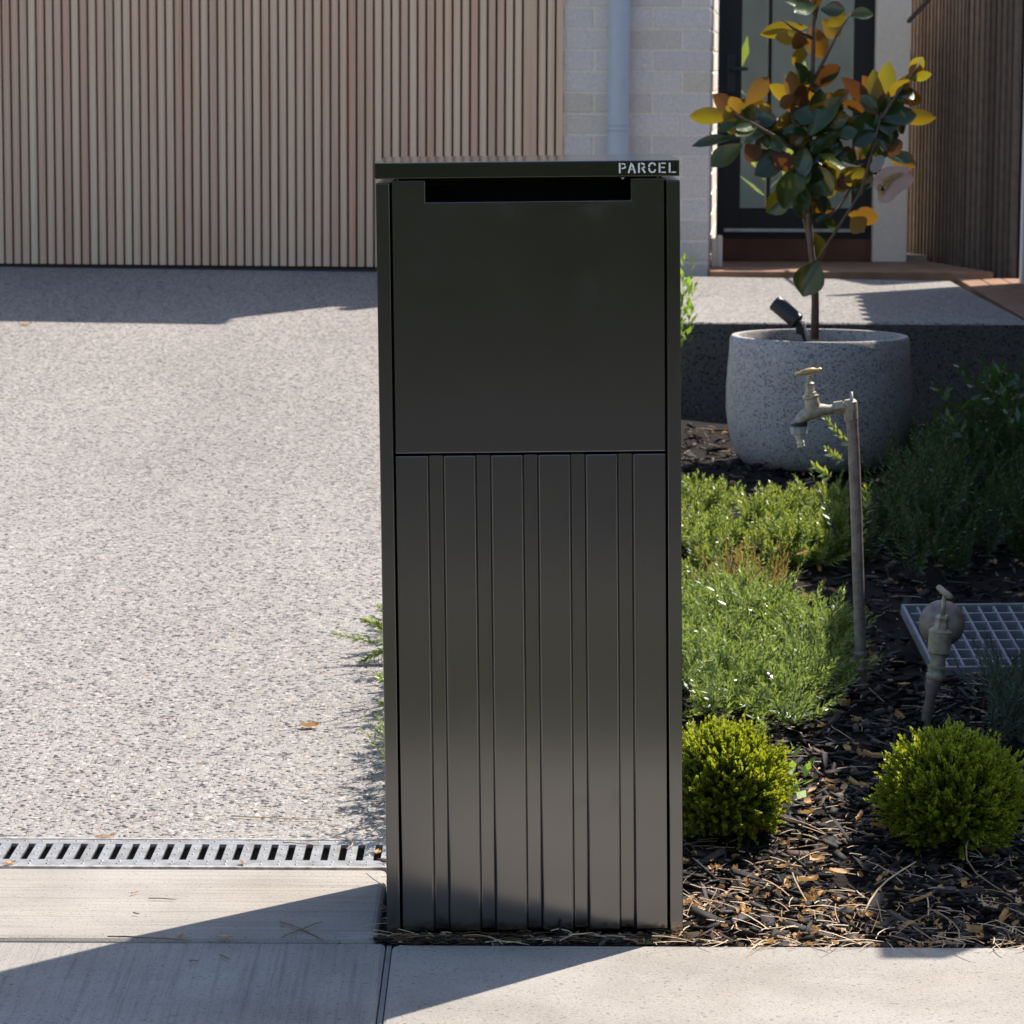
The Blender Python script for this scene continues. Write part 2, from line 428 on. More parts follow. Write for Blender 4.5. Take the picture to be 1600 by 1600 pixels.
# ================================================================= THE SETTING
def sheet(name, mat, poly, thick=0.1, smooth=False):
    m = MB(); m.prism(poly, -thick, 0.0)
    return tag(m.build(name, mat), kind="structure")
def z3(x, y, a, b): return (x, y, a + b * y)

g = MB(); g.prism([(-60, 18), (-60, -60), (60, -60), (60, 18)][::1], -1.2, -0.9)
# ground under everything: one sheet reaching far
tag(g.build("ground", M['soil']), kind="structure")
g = MB(); g.add([(-60, 24, .2), (60, 24, .2), (60, 200, .3), (-60, 200, .3)], [(0, 1, 2, 3)])
tag(g.build("back_ground", M['lawn']), kind="structure")

# driveway, from the drain up to the garage, cut by the bed on its right
HA = R(4.4)
U = Vector((math.cos(HA), -math.sin(HA), 0)); W = Vector((math.sin(HA), math.cos(HA), 0))
HO = Vector((0.80, 13.80, 0.0))
def H(s, d, z): 
    p = HO + U * s + W * d; return Vector((p.x, p.y, z))
FF = 0.503
wl, wr = H(-7.5, 0.1, 0), H(0.0, 0.1, 0)
sheet("driveway", M['agg'], [z3(-6.5, 5.735, DRV_A, DRV_B), z3(-0.06, 5.735, DRV_A, DRV_B), z3(0.30, 10.9, DRV_A, DRV_B), z3(0.45, wr.y + .05, DRV_A, DRV_B), z3(wl.x, wl.y, DRV_A, DRV_B)], .15)

# concrete strip between the drain and the footpath
YP = 5.048
m = MB(); m.prism([(-6.5, YP + .006), (-0.205, YP + .006), (-0.205, 5.515), (-6.5, 5.515)], -.15, 0.0)
strip = tag(m.build("crossing", M['conc_strip'], bevel=.012, seg=3), kind="structure")
# footpath: crossover slab on the left, plain slab on the right, filler strip between
CB = 0.035
def pz(y): return -CB * (YP - y) - 0.004
JX0, JX1 = on(600, 1490).x, on(610, 1490).x
def slab(name, x0, x1, mat, bev=.008):
    m = MB()
    m.prism([(x0, 3.4, pz(3.4)), (x1, 3.4, pz(3.4)), (x1, YP, pz(YP)), (x0, YP, pz(YP))], -.12, 0)
    return tag(m.build(name, mat, bevel=bev, seg=3), kind="structure")
slab("footpath", -6.5, JX0, M['conc_cross'])
# right-hand slab with its rounded back corner
m = MB(); rr = .018
pl = [(JX1, 3.4, pz(3.4)), (6.5, 3.4, pz(3.4)), (6.5, YP - .006, pz(YP)), (JX1 + rr, YP - .006, pz(YP))]
for k in range(1, 5):
    a = R(90 + 90 * k / 4); y = YP - .006 - rr + rr * math.sin(a); pl.append((JX1 + rr + rr * math.cos(a), y, pz(y)))
m.prism(pl, -.12, 0); tag(m.build("footpath_slab", M['conc_path'], bevel=.006, seg=2), kind="structure")
m = MB(); m.prism([(JX0 + .0015, 3.4, pz(3.4) - .004), (JX1 - .001, 3.4, pz(3.4) - .004), (JX1 - .001, YP - .002, pz(YP) - .004), (JX0 + .0015, YP - .002, pz(YP) - .004)], -.1, 0)
tag(m.build("footpath_joint", M['filler']), kind="structure")
sheet("path_bed", M['soil'], [(-6.5, 3.3, -.17), (6.5, 3.3, -.17), (6.5, 5.76, -.06), (-6.5, 5.76, -.06)], .05)
# what lies behind the camera and is mirrored in the box: grass strip, kerb, road
sheet("nature_strip", M['lawn'], [(-40, .9, -.16), (40, .9, -.16), (40, 3.38, -.075), (-40, 3.38, -.075)], .1)
sheet("kerb", M['conc_path'], [(-40, .5, -.17), (40, .5, -.17), (40, .88, -.165), (-40, .88, -.165)], .2)
sheet("road", M['asphalt'], [(-40, -7.5, -.30), (40, -7.5, -.30), (40, .48, -.30), (-40, .48, -.30)], .1)
sheet("verge", M['lawn'], [(-40, -60, -.2), (40, -60, -.2), (40, -7.6, -.2), (-40, -7.6, -.2)], .1)

# garden bed soil, gently uneven
nx, ny = 60, 150
xs = np.linspace(-0.20, 2.3, nx); ys = np.linspace(5.035, 11.0, ny)
X, Y = np.meshgrid(xs, ys)
left = np.where(Y < 5.74, -0.20, -0.055 + (Y - 5.735) * (0.36 / 5.165))
X = np.maximum(X, left)
hb = lambda x, y: .012 * np.sin(9 * x + 2.1 * y) * np.sin(5.3 * y) + .008 * np.sin(23 * x + 1) * np.cos(17 * y)
Z = BED_A + BED_B * Y - .022 + hb(X, Y) * np.clip((Y - 5.03) * 6, 0.15, 1)
V = np.stack([X, Y, Z], -1).reshape(-1, 3)
ii = (np.arange(ny - 1)[:, None] * nx + np.arange(nx - 1)[None]).ravel()
tag(np_mesh("garden_soil", V, np.stack([ii, ii + 1, ii + nx + 1, ii + nx], -1), M['soil'], smooth=True), kind="structure")
def gz(x, y): return BED_A + BED_B * y - .02 + float(hb(x, y)) * min(1, max(.15, (y - 5.03) * 6))

# porch slab: exposed aggregate top with the riser's shade put into a darker copy, timber deck behind and beside it
YR = on(1064, 503, FF, 0).y
m = MB(); PRX = on(1602, 500, FF).x
m.prism([(.30, YR), (PRX, YR), (1.755, 13.45), (.44, 13.74)], FF - .45, FF)
po = m.build("porch", [M['agg_porch'], M['agg_side_shaded']], bevel=.012, seg=3); tag(po, kind="structure")
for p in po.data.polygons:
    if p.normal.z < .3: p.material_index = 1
yd0 = 13.66
m = MB()
for k in range(10):
    y0 = yd0 + k * .092
    m.box(.80, 1.95 - k * .02, y0, y0 + .088, FF - .02, FF + .022)
for k in range(4):
    x0 = PRX + .012 + k * .092
    m.prism([(x0, YR + .004), (x0 + .088, YR + .004), (x0 + .150, yd0 - .01), (x0 + .062, yd0 - .01)], FF - .44, FF - .002)
tag(m.build("deck", M['deck'], bevel=.002, seg=1), kind="structure")
sheet("courtyard", M['paver'], [(.2, 14.62, FF + .04), (6, 14.62, FF + .04), (6, 24, FF + .04), (.2, 24, FF + .04)], .1)

# ================================================================= THE HOUSE
house = thing("house", (HO.x, HO.y, FF), "single storey house with batten garage door, pale brick pier and glazed black entry door", "house")
PT = FF + 2.74                                         # top of parapet
def hbox(m, s0, s1, d0, d1, z0, z1):
    vs = [H(s, d, z) for z in (z0, z1) for (s, d) in ((s0, d0), (s1, d0), (s1, d1), (s0, d1))]
    m.add(vs, [(0,3,2,1),(4,5,6,7),(0,1,5,4),(1,2,6,5),(2,3,7,6),(3,0,4,7)])
def sx(px): return (at(px, 330, 13.8).x - HO.x) / math.cos(HA)
gap = sx(831.0); edge = sx(879.0)
pitch = 13.72 / 381.5
# garage door: battens on a dark backing
m = MB(); hbox(m, gap - 5.0, gap - .004, .012, .05, FF + .012, FF + 2.6)
gd = m.build("garage_door", M['slat_back'], house)
m = MB(); k = 0; s = gap - .008
while s > gap - 4.98:
    hbox(m, s - pitch * .745, s, -.018, .0115, FF + .02, FF + 2.59); s -= pitch
m.build("battens", M['slat'], gd, bevel=.0015, seg=1)
m = MB(); hbox(m, gap - 5.0, gap - .004, -.002, .03, FF - .01, FF + .011); m.build("bottom_seal", M['black_plastic'], gd)
# fixed cladding beside and above the door
m = MB(); hbox(m, gap + .004, edge, .012, .05, FF, FF + 2.70); hbox(m, gap - 7, gap + .003, .012, .05, FF + 2.62, FF + 2.70)
hbox(m, gap - 7, gap - 5.01, .012, .05, FF, FF + 2.61)
cl = m.build("batten_cladding", M['slat_back'], house)
m = MB(); s = edge
while s > gap + .01:
    hbox(m, s - pitch * .745, s, -.018, .0115, FF - .02, FF + 2.70); s -= pitch
s = gap - .008
while s > gap - 6.9:
    hbox(m, s - pitch * .745, s, -.018, .0115, FF + 2.625, FF + 2.70)
    if s < gap - 5.04: hbox(m, s - pitch * .745, s, -.018, .0115, FF, FF + 2.615)
    s -= pitch
m.build("battens", M['slat'], cl, bevel=.0015, seg=1)
# brick pier: real bricks on a mortar core, with its return into the entry
bh, bl, mj = .076, .230, .010
m = MB(); mm = MB()
z = FF - .03; row = 0
br = random.Random(3)
while z < FF + 1.86:
    off = 0 if row % 2 == 0 else (bl + mj) / 2
    s = 0.0
    first = True
    while s > edge + .001:
        w = (bl if row % 2 == 0 else (bl - mj) / 2) if first else bl
        e = max(s - w, edge)
        j = br.uniform(-.0012, .0012)
        if s - e > .012: hbox(m, e, s, j, .105, z, z + bh)
        s = e - mj; first = False
    d = 0.115 if row % 2 == 0 else .24
    if row % 2 == 1: pass
    while d < 3.2:
        e = min(d + bl, 3.2); j = br.uniform(-.0012, .0012)
        if e - d > .012: hbox(m, -.105, j, d, e, z, z + bh)
        d = e + mj
    if row % 2 == 1: hbox(m, -.1, br.uniform(-.001, .001), .1151, .23, z, z + bh)
    z += bh + mj; row += 1
bw = m.build("brick_wall", M['brick'], house, bevel=.003, seg=1)
m = MB(); hbox(m, edge, -.004, .004, 3.15, FF - .03, FF + 1.90); m.build("mortar", M['mortar'], bw)
# body of the house behind and parapet (throws the shade across the top of the driveway)
m = MB(); hbox(m, gap - 7, -.345, .62, 7.0, FF, PT - .02); hbox(m, edge + .001, -.345, .1055, .619, FF, PT - .025); hbox(m, gap - 7, edge, .052, .619, FF, PT - .03)
m.build("wall", M['parapet'], house)
m = MB(); hbox(m, gap - 7.02, -.335, -.03, 7.02, PT - .019, PT + .03); m.build("parapet_capping", M['parapet'], house, bevel=.004)
# downpipe with a joint
m = MB(); dx = (sx(950) + sx(983)) / 2; rp = .0455
def hp(s, d, z): return H(s, d, z)
zj = at(965, 204, 13.75).z
m.tube([hp(dx, -.062, FF), hp(dx, -.062, zj)], rp, 28)
m.tube([hp(dx, -.062, zj + .001), hp(dx, -.062, zj + .018)], rp + .0035, 28)
m.tube([hp(dx, -.062, zj + .019), hp(dx, -.062, FF + 1.88)], rp - .001, 28)
m.build("downpipe", M['pipe'], house, autosmooth=40)

# entry: black framed glazed door, pier of cream render, dark battened side wall
YD = 14.42
def ex(px, Y=YD): return at(px, 250, Y).x
def ez(py, Y=YD): return at(1250, py, Y).z
zt = FF + 2.12
xa, xb, xc, xd, xe, xf = ex(1121), ex(1157), ex(1198), ex(1204), ex(1331), ex(1363)
zb0, zb1 = ez(362), ez(325)
fd = MB()
fd.box(xa, xb, YD, YD + .06, zb0, zt)
fd.box(xc, xd, YD + .004, YD + .056, zb1, zt - .1)
fd.box(xe, xf, YD, YD + .06, zb0, zt)
fd.box(xb, xe, YD + .002, YD + .058, zb0, zb1)
fd.box(xb, xe, YD + .002, YD + .058, zt - .1, zt)
door = fd.build("front_door", M['frame_black'], house, bevel=.002)
m = MB(); m.box(xb, xc, YD + .027, YD + .033, zb1, zt - .1); m.box(xd, xe, YD + .027, YD + .033, zb1, zt - .1)
m.build("glass", M['glass'], door)
m = MB(); hz = ez(108)
m.tube([(ex(1141), YD, hz), (ex(1141), YD - .05, hz), (ex(1165), YD - .052, hz)], .008, 10); m.box(ex(1134), ex(1147), YD - .008, YD - .001, hz - .1, hz + .06)
m.build("handle", M['black_plastic'], door, autosmooth=40)
m = MB(); m.box(ex(1132), ex(1352), YD - .03, YD - .002, ez(362), ez(357)); m.build("sill", M['silver'], door)
m = MB(); m.box(xa, xf, YD - .012, YD + .09, FF + .023, zb0 - .03); st = m.build("threshold_step", M['deck_dark'], house, bevel=.003)
m = MB(); m.box(xa, xf, YD + .0, YD + .07, zb0 - .0295, zb0 - .001); m.build("threshold_trim", M['frame_black'], house)
m = MB(); m.box(xf + .001, ex(1418, YD - .03), YD - .06, YD + .20, FF + .0225, 1.78); m.build("rendered_pier", M['render'], house, bevel=.004)
m = MB()
for (wz, w0, w1) in ((.0, 0, .026), (.012, .028, .052)):
    p0 = at(1112 + w0 * 300, 401, 13.95)
    m.box(p0.x, p0.x + .022, 13.95, 13.99, FF + .022, FF + .14 + wz)
m.build("corner_trim", M['mortar'], house, bevel=.004)
# battened side wall: two panels
def battened(P0, P1, pitch_, name):
    P0 = Vector(P0); P1 = Vector(P1); t = (P1 - P0); L = t.length; t.normalize(); n_ = Vector((t.y, -t.x, 0))
    if n_.x > 0: n_ = -n_
    def bx(mb, a, b, d0, d1, z0, z1):
        vs = [P0 + t * s + n_ * d + Vector((0, 0, zz)) for zz in (z0, z1) for (s, d) in ((a, d0), (b, d0), (b, d1), (a, d1))]
        mb.add(vs, [(0,3,2,1),(4,5,6,7),(0,1,5,4),(1,2,6,5),(2,3,7,6),(3,0,4,7)])
    bk = MB(); bx(bk, 0, L, -.04, 0, FF - .1, 1.74)
    o = bk.build(name, M['dark_back'], house)
    mb = MB(); s = .004
    while s < L - .01:
        bx(mb, s, min(s + pitch_ * .66, L), .001, .022, FF - .02, 1.73); s += pitch_
    mb.build("battens", M['dark_timber'], o, bevel=.0015, seg=1)
Pa = on(1420, 401, FF + .022); Pb = on(1514, 411, FF + .022); Pc = on(1592, 423, FF + .022)
for q in (Pa, Pb, Pc): q.z = 0
battened(Pa, Pb, .030, "side_wall"); battened(Pb, Pc, .062, "side_wall")
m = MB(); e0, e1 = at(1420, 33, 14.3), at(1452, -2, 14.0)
m.tube([e0, e1, e1 + (e1 - e0) * 1.5], .010, 8); m.build("dark_bar", M['black_plastic'], house)  # thin dark bar sloping up to the right of the rendered pier

# courtyard wall and plants behind the glass
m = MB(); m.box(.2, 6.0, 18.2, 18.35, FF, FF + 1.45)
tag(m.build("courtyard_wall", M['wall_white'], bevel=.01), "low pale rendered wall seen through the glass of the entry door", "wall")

# boundary fence beyond the right edge of the frame: it shades the right half of the garden
def fx(y): return 2.10 - .077 * (13.4 - y)
fence = thing("boundary_fence", (fx(5.9), 5.9, 0), "timber paling fence along the right side, white post at its house end", "fence")
FT = 1.98
m = MB(); y = 6.0; k = 0
while y < 13.30:
    w = .11; x0 = fx(y); a = k % 2
    zz = FT + (.05 if 8.5 < y < 11.2 else 0) - .25 * max(0, 1 - (y - 5.8) / 2.0) + (.010 if a else 0) + random.uniform(-.004, .004)
    m.box(x0 - (.016 if a else 0), x0 + .02, y, y + w - .004, gz(x0, min(y, 10.9)) - .05, zz)
    y += w; k += 1
m.build("palings", M['dark_timber'], fence)
m = MB(); m.box(2.012, 2.075, 13.325, 13.37, FF - .08, FT + .1); m.build("end_post", M['white_paint'], fence, bevel=.004)
m = MB(); m.box(fx(6.0) - .04, fx(6.0) + .06, 5.89, 5.995, -.05, FT - .26); m.build("front_post", M['dark_timber'], fence, bevel=.004)

# ================================================================= THE PARCEL BOX
bxc = (on(606.7, 1456).x + on(1065.4, 1456).x) / 2
YB = on(836, 1458).y
box = thing("parcel_box", (bxc, YB, 0.0), "tall charcoal metal parcel box with ribbed lower door and white stencilled word on lid", "parcel box", rot=(0, -.0150, R(-.2)))
HW, DP = .2300, .345
def B(m, *a): m.box(*a)
ZL = 1.170
m = MB()
m.box(-HW, -HW + .0205, 0, DP, .0, ZL - .006); m.box(HW - .0205, HW, 0, DP, -.004, ZL - .006)
m.box(-HW + .021, HW - .021, DP - .012, DP, .01, ZL - .006); m.box(-HW + .021, HW - .021, .03, DP - .013, .01, .03)
m.build_local("cabinet", M['box'], box, bevel=.0018, seg=3)
m = MB(); m.box(-HW + .0215, HW - .0215, .06, .07, .04, ZL - .012); m.build_local("slot_dark_sheet", M['black'], box)  # black sheet standing in for the darkness inside the cabinet behind the slot
# upper front with the letter slot
PX = HW - .0238; ZS = .7515; z0 = 1.1345; sl = .1555
m = MB()
gxs = [-PX, -sl, sl, PX]; gzs = [ZS, z0, ZL - .003]
idx = {}
for j, yy in enumerate((.0035, .016)):
    for a, xx in enumerate(gxs):
        for b, zz in enumerate(gzs):
            idx[j, a, b] = len(m.v); m.v.append((xx, yy, zz))
cells = [(a, b) for a in range(3) for b in range(2) if (a, b) != (1, 1)]
for a, b in cells:
    q = lambda j: [idx[j, a, b], idx[j, a+1, b], idx[j, a+1, b+1], idx[j, a, b+1]]
    m.f.append(tuple(q(0))); m.f.append(tuple(q(1)[::-1]))
    for (da, db, e) in ((0, -1, (0, 1)), (1, 0, (1, 2)), (0, 1, (2, 3)), (-1, 0, (3, 0))):
        if (a + da, b + db) not in cells:
            f0, f1 = q(0), q(1)
            m.f.append((f0[e[1]], f0[e[0]], f1[e[0]], f1[e[1]]))
m.build_local("upper_panel", M['box'], box, bevel=.0018, seg=3)
# ribbed door: six raised flats, five recesses
m = MB(); DZ0, DZ1 = .004, ZS - .0035
prof = []; x = -PX; w = (2 * PX) ; rw = .0510; gw = (w - 6 * rw) / 5; dpt = .011; ch = .0022
for k in range(6):
    a = -PX + k * (rw + gw)
    prof += [(a, .003 + (dpt if k else 0)), (a + (ch if k else 0), .003), (a + rw - (ch if k < 5 else 0), .003), (a + rw, .003 + (dpt if k < 5 else 0))]
P2 = []
for p in prof:
    if not P2 or (abs(p[0] - P2[-1][0]) > 1e-6 or abs(p[1] - P2[-1][1]) > 1e-6): P2.append(p)
n = len(P2); yb = .018
vs = [(p[0], p[1], DZ0) for p in P2] + [(p[0], p[1], DZ1) for p in P2] + [(PX, yb, DZ0), (-PX, yb, DZ0), (PX, yb, DZ1), (-PX, yb, DZ1)]
fs = [(i, i + 1, n + i + 1, n + i) for i in range(n - 1)]
fs += [(n - 1, 2*n, 2*n+2, 2*n-1), (2*n, 2*n+1, 2*n+3, 2*n+2), (2*n+1, 0, n, 2*n+3)]
fs += [tuple(range(n, 2*n)) + (2*n+2, 2*n+3), tuple(range(n - 1, -1, -1)) + (2*n+1, 2*n)]
m.add(vs, fs)
m.build_local("lower_door", M['box'], box, bevel=.0016, seg=3)
# lid
m = MB(); m.box(-HW - .001, HW - .0012, -.006, DP + .006, ZL, ZL + .0245)
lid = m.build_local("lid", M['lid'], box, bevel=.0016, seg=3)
m = MB(); m.tube([(.172-.03+.001, -.004, ZL - .0045), (.172-.03+.001, -.004, ZL - .001)], [.0002, .0038], 10)
m.build_local("lid_silver_dot", M['silver'], lid)  # tiny silver cone under the lid, below the first letter
# lettering P A R C E L, stencil strokes
strokes = [
 [(180,265),(180,447)], [(212,281),(252,282),(279,299)], [(285,326),(268,350),(240,362),(212,364)],
 [(389,264),(336,445)], [(404,288),(453,445)], [(384,378),(404,378)],
 [(523,262),(523,440)], [(556,273),(595,275),(622,300)], [(626,326),(604,349),(570,352)], [(578,350),(631,440)],
 [(703,333),(707,297),(730,271),(760,263),(795,273),(815,305)], [(703,350),(707,388),(730,419),(760,428),(795,418),(816,376)],
 [(890,258),(890,436)], [(922,265),(1000,265)], [(922,340),(985,340)], [(922,425),(1003,425)],
 [(1070,255),(1070,432)], [(1103,422),(1186,422)]]
def letter_pt(x, y):
    px, py = 950 + x / 11.43, 230 + y / 11.43
    ytop = 256 - 8.5 * (px - 582.5) / 476.5
    return Vector((-HW - .001 + (px - 582.5) / 476.5 * (2 * HW - .0002), 0, ZL + .0245 - (py - ytop) / 1035))
m = MB(); hw = .00135
for stp in strokes:
    pts = [letter_pt(*q) for q in stp]; nn = len(pts)
    L_, R_ = [], []
    for i, p in enumerate(pts):
        d = (pts[min(i + 1, nn - 1)] - pts[max(i - 1, 0)]).normalized(); pr = Vector((d.z, 0, -d.x))
        h_ = hw if abs(d.z) > .35 else hw * .72
        L_.append(p + pr * h_); R_.append(p - pr * h_)
    for i in range(nn - 1):
        q = [L_[i], L_[i + 1], R_[i + 1], R_[i]]
        f_ = [(v.x, -.0066, v.z) for v in q] + [(v.x, -.0056, v.z) for v in q]
        m.add(f_, [(0,1,2,3), (7,6,5,4), (0,4,5,1), (1,5,6,2), (2,6,7,3), (3,7,4,0)])
me_l = m.build_local("lettering", M['white_letter'], lid)
bmm = bmesh.new(); bmm.from_mesh(me_l.data); bmesh.ops.recalc_face_normals(bmm, faces=bmm.faces); bmm.to_mesh(me_l.data); bmm.free()

# ================================================================= DRAIN GRATE
y0, y1 = 5.522, 5.730
dg = thing("channel_drain", (-1.0, (y0 + y1) / 2, 0), "galvanised slotted channel drain grate across the foot of the driveway", "drain grate")
m = MB(); m.box(-6.4, -.055, y0 - .003, y1 + .003, -.11, -.05); m.build("channel", M['channel'], dg)
m = MB(); m.box(-6.4, -.06, y0 - .004, y0 + .008, -.05, .001); m.box(-6.4, -.06, y1 - .008, y1 + .004, -.05, .001); m.build("edge_frame", M['rust'], dg)
m = MB(); s0, s1 = y0 + .052, y1 - .040; X0, X1 = -2.2, -.062
m.box(X0 - 3, X1, y0 + .009, s0, -.006, 0.0); m.box(X0 - 3, X1, s1, y1 - .009, -.006, 0.0)
x = X1 - .02; sp = 27.4 / 913.0
m.box(X1 - .010, X1, s0, s1, -.006, 0)
while x > X0 - 3:
    # web between two slots, rounded ends
    m.box(x - .0188, x - .0012, s0, s1, -.006, -.0001)
    x -= sp
x = X1 - .02
rb = random.Random(5)
while x > X0:                                       # little pressed anti slip dimples
    for yy in (y0 + .020, y0 + .040, y1 - .020):
        m.tube([(x - .010 + rb.uniform(-.001, .001), yy, -.001), (x - .010, yy, .0016)], [.0034, .0016], 8)
    for yy in ((s0 + s1) / 2 - .02, (s0 + s1) / 2 + .022):
        m.tube([(x - .010, yy, -.001), (x - .010, yy, .0016)], [.0034, .0016], 8)
    x -= sp
m.build("grate", M['galv'], dg, bevel=.0006, seg=1)

# ================================================================= FOLIAGE MACHINERY
def unit(a): return a / np.maximum(np.linalg.norm(a, axis=-1, keepdims=True), 1e-9)
def leaves_to_mesh(P, D, N, L, Wd, fold=0.0, back=.45):
    """kite shaped leaves; P base, D direction, N normal"""
    S = unit(np.cross(D, N)); n = len(P)
    L = np.broadcast_to(np.asarray(L, float), (n,))[:, None]; Wd = np.broadcast_to(np.asarray(Wd, float), (n,))[:, None]
    a = P; b = P + D * L * back + S * Wd * .5 + N * fold * L; c = P + D * L; d = P + D * L * back - S * Wd * .5 + N * fold * L
    V = np.stack([a, b, c, d], 1).reshape(-1, 3)
    F = (np.arange(n)[:, None] * 4 + np.array([0, 1, 2, 3])[None])
    return V, F
def sprigs(B_, D_, L_, n, ll, lw, ang=55, bend=.25, droop=0.0, taper=.5, jit=.25, t0=.08):
    """B_ bases, D_ directions, L_ lengths; n leaves each"""
    S = len(B_); D_ = unit(D_)
    t = np.linspace(t0, 1, n)[None, :, None]
    up = np.array([0, 0, 1.0])[None, None]
    Pp = B_[:, None] + D_[:, None] * (L_[:, None, None] * t) + up * ((bend - droop) * L_[:, None, None] * t * t)
    T = unit(D_[:, None] + up * (2 * (bend - droop) * t))
    ref = unit(rng.normal(size=(S, 1, 3)))
    Uv = unit(np.cross(T, np.broadcast_to(ref, T.shape))); Wv = np.cross(T, Uv)
    ph = (np.arange(n)[None] * 2.39996 + rng.uniform(0, 6.28, (S, 1)))[..., None]
    Rr = Uv * np.cos(ph) + Wv * np.sin(ph)
    an = np.radians(ang + rng.normal(0, 12, (S, n, 1))) * (1 - .55 * t)
    Dl = unit(T * np.cos(an) + Rr * np.sin(an) + rng.normal(0, jit * .3, (S, n, 3)))
    Nl = unit(T - Dl * np.sum(T * Dl, -1, keepdims=True))
    ln = ll * (1 - taper * t[..., 0] ** 3) * rng.uniform(.75, 1.2, (S, n))
    V, F = leaves_to_mesh(Pp.reshape(-1, 3), Dl.reshape(-1, 3), Nl.reshape(-1, 3), ln.ravel(), ln.ravel() * lw)
    # stems as slim crossed ribbons
    Q = []; 
    ts = np.linspace(0, .95, 4)
    C = np.stack([B_ + D_ * (L_ * q)[:, None] + np.array([0, 0, 1.0]) * ((bend - droop) * L_ * q * q)[:, None] for q in ts], 1)
    sd = unit(np.cross(D_, rng.normal(size=D_.shape)))[:, None] * .0011
    Vs = np.concatenate([C - sd, C + sd], 1).reshape(-1, 3)
    base = np.arange(S)[:, None] * 8
    Fs = np.concatenate([base + np.array([i, i + 1, i + 5, i + 4])[None] for i in range(3)], 0)
    return V, F, Vs, Fs
def foliage(name, mat, parts, label, cat, group=None, stem_mat=None, loc=None):
    V = []; F = []; n0 = 0; mi = []
    for (v, f, vs, fs) in parts:
        V += [v, vs]; F += [f + n0, fs + n0 + len(v)]; mi += [np.zeros(len(f)), np.ones(len(fs))]; n0 += len(v) + len(vs)
    V = np.concatenate(V); F = np.concatenate(F); mi = np.concatenate(mi)
    c = V.mean(0); c[2] = V[:, 2].min() if loc is None else loc[2]
    t = thing(name, tuple(c), label, cat, group)
    fol = mi == 0
    np_mesh("foliage", V, F[fol], mat, t)
    np_mesh("stems", V, F[~fol], stem_mat or M['stem'], t)
    return t
def patch(poly_px, n, height, a=BED_A, b=BED_B, jit=.0):
    """n random ground points whose picture position falls in a polygon given on the bed"""
    gp = [on(px, py, a, b) for px, py in poly_px]
    xs = [p.x for p in gp]; ys = [p.y for p in gp]
    out = []
    while len(out) < n:
        x, y = rng.uniform(min(xs), max(xs)), rng.uniform(min(ys), max(ys))
        ins = False; j = len(gp) - 1
        for i in range(len(gp)):
            if (ys[i] > y) != (ys[j] > y) and x < (xs[j] - xs[i]) * (y - ys[i]) / (ys[j] - ys[i]) + xs[i]: ins = not ins
            j = i
        if ins: out.append((x, y, gz(x, y)))
    return np.array(out)
def dirs(n, up=1.0, spread=1.0, bias=(0, 0)):
    d = rng.normal(0, spread, (n, 3)); d[:, 2] = np.abs(rng.normal(up, .35, n)); d[:, 0] += bias[0]; d[:, 1] += bias[1]
    return unit(d)

def tufts(poly, n_t, k, rad, zl, L, nl, ll, lw, ang, bend, up=.9, a=BED_A, b=BED_B):
    """n_t tufts of k sprigs radiating from one crown each"""
    T = patch(poly, n_t, 0, a, b)
    B_ = np.repeat(T, k, 0); n = len(B_)
    th = rng.uniform(0, 6.28, n); q = rng.uniform(.15, 1, n)
    off = np.stack([np.cos(th) * q, np.sin(th) * q, np.zeros(n)], -1)
    size = np.repeat(rng.uniform(.65, 1.3, n_t), k)
    B_ = B_ + off * rad * size[:, None]
    B_[:, 2] += np.repeat(rng.uniform(zl[0], zl[1], n_t), k) + rng.uniform(-.012, .012, n)
    D_ = unit(off * 1.1 + np.array([0, 0, up]) + rng.normal(0, .22, (n, 3)))
    return sprigs(B_, D_, rng.uniform(L[0], L[1], n) * size, nl, ll, lw, ang, bend)

# --- needle ground cover beside and behind the box
def needle_patch(poly, n, h, L=(.05, .12), nl=26, ll=.016, lw=.17, up=.75, bias=(0, 0), ang=55, bend=.2):
    B_ = patch(poly, n, h)
    B_[:, 2] += rng.uniform(0, h, n)
    return sprigs(B_, dirs(n, up, .9, bias), rng.uniform(L[0], L[1], n), nl, ll, lw, ang, bend)
pl_ = [(1050,1120),(1210,1135),(1270,1105),(1325,1075),(1310,1020),(1260,985),(1180,945),(1050,930)]
parts = [tufts(pl_, 85, 9, .03, (.0, .055), (.05, .10), 32, .0225, .26, 60, .05, up=.6),
         needle_patch(pl_, 150, .03, L=(.07,.15), nl=38, ll=.022, lw=.25, up=.25, ang=58)]
foliage("groundcover_shrub", M['needle'], parts, "low green needle-leaved groundcover spilling right of the parcel box, in sun", "groundcover")
# rosemary like clump behind the box with twigs reaching left over the driveway
B_ = patch([(622,1285),(800,1300),(860,1100),(800,960),(640,985)], 520, .06)
B_[:, 2] += rng.uniform(.0, .13, len(B_))
p1 = sprigs(B_, dirs(len(B_), .8, .7), rng.uniform(.05, .12, len(B_)), 26, .026, .2, 58, .2)
tw = [((612,1010),(521,990)),((610,985),(566,968)),((612,1000),(590,975)),((612,1012),(562,1034)),((620,975),(593,948)),((630,1068),(591,1058)),((630,1105),(596,1098)),((625,1190),(598,1186)),((640,1235),(604,1230)),((640,1270),(606,1268)),((650,1150),(606,1140))]
Bt = []; Dt = []; Lt = []
for (b0, b1) in tw:
    Yt = 5.93 + (1290 - b0[1]) / 300 * 1.2
    a_ = at(b0[0], b0[1], Yt); b_ = at(b1[0], b1[1], Yt - .03)
    Bt.append(a_); Dt.append((b_ - a_)); Lt.append((b_ - a_).length)
p2 = sprigs(np.array(Bt), np.array(Dt), np.array(Lt), 56, .022, .27, 62, .0, t0=0)
B_ = patch([(632,1290),(690,1290),(700,985),(650,985)], 170, .06)
